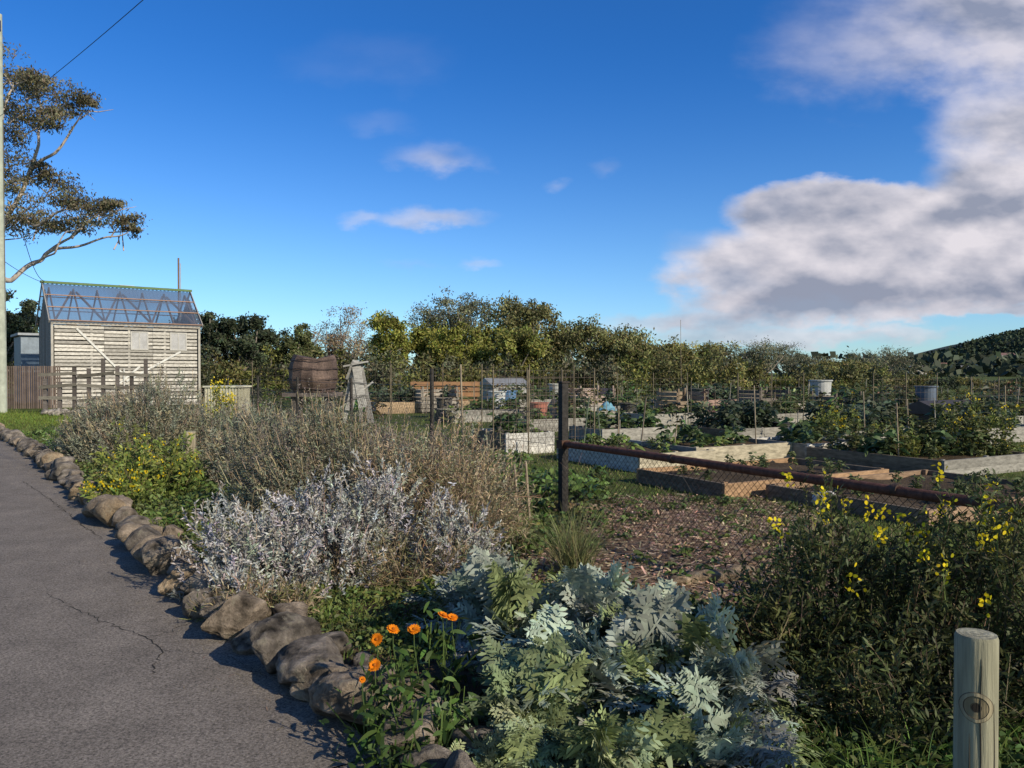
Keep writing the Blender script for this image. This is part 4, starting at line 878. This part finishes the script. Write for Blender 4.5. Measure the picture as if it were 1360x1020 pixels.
for i in range(190):
    px=-150+i*9.5+R.uniform(-6,6); d=R.uniform(50,58) if px<1150 else R.uniform(60,75); top=468
    if px>1000: top=484
    if px>1180: top=507
    if px<240: top=460
    h=Z(top+R.uniform(-16,22),d); col=[OLV,YOL,DKG,GRY,(.11,.115,.035)][R.integers(5)]
    x=X(px,d); clump_leaves(mb,(x,d,h*.52),(1.3,1.2,h*.5),420,.26,np.array(col)*R.uniform(.5,1.0))
mb.build('distant_tree_belt',[TLEAF])
# large eucalyptus on the left
mb=MB(); D0=43.
ec=[(18,105,42,20),(58,118,34,17),(102,132,34,14),(28,150,44,24),(60,160,30,14),(10,215,30,24),(78,240,32,13),(100,264,40,16),(48,278,42,20),(132,280,34,13),(166,294,26,12),(176,306,16,8),(112,300,34,10),(18,300,30,22),(150,272,24,8),(15,180,28,20),(70,300,28,11),(20,245,26,14),(125,140,18,8),(60,225,20,9),(85,150,22,10),(45,110,30,14),(-40,120,60,40),(-60,220,60,50),(-80,300,60,30),(-30,60,50,20),(-130,180,70,60)]
def ew(px,py,dd=0): d=D0+dd; return np.array([X(px,d),d,Z(py,d)])
limbs=[]
for (px,py,rx,ry) in ec:
    dd=R.uniform(-2.5,2.5); c=ew(px,py,dd); r=np.array([rx,rx*1.1,ry])/F*D0
    clump_leaves(mb,c,r*1.1,int(1000*max(rx/35,.5)),.21,np.array((.088,.082,.05))*R.uniform(.75,1.25),0,1.0,.34,.2); limbs.append(c)
WB=(.45,.39,.34)
trunk=[ew(-75,560),ew(-60,470),ew(-35,400),ew(-20,370)]; tube(mb,trunk,[.55,.48,.42,.38],12,1,WB)
def limb(pts,r0,r1):
    p=np.array([ew(*q) for q in pts]); t=np.linspace(0,len(p)-1,len(p)*5); q=np.stack([np.interp(t,np.arange(len(p)),p[:,i]) for i in range(3)],1)
    q+=np.stack([np.sin(t*3.1)*.06,np.cos(t*2.3)*.06,np.sin(t*4.1)*.09],1); tube(mb,q,np.linspace(r0,r1,len(q)),8,1,WB)
limb([(-20,370,0),(15,372,0),(45,352,.3),(60,338,.5),(95,328,.3),(140,318,0),(172,308,0)],.16,.03)
limb([(-20,370,0),(0,330,0),(12,290,.5),(40,230,1),(75,205,.6),(98,175,.5),(112,150,0)],.17,.03)
limb([(12,290,.5),(50,300,-.5),(85,282,-1),(120,268,-1)],.1,.03); limb([(40,230,1),(55,190,1),(58,150,1),(50,120,1)],.10,.03); limb([(60,338,.5),(100,312,1),(130,290,1),(150,280,1)],.08,.02)
limb([(-20,370,0),(-30,280,0),(-35,180,0),(-30,90,0)],.26,.05); limb([(-30,280,0),(0,200,0),(15,130,0),(20,105,0)],.14,.03); limb([(-60,440,0),(-90,300,0),(-120,200,0)],.25,.05); limb([(45,352,.3),(75,335,-1),(90,310,-1),(110,300,-1)],.06,.02)
for c in limbs:
    for k in range(3):
        e_=c+R.normal(size=3)*np.array([.5,.6,.25]); b_=c+np.array([-.7,0,-.6])+R.normal(size=3)*.2; tube(mb,[b_,(b_+e_)/2+R.normal(size=3)*.1,e_],[.045,.03,.012],5,1,WB,False)
mb.build('eucalyptus_tree',[TLEAF,BARK])
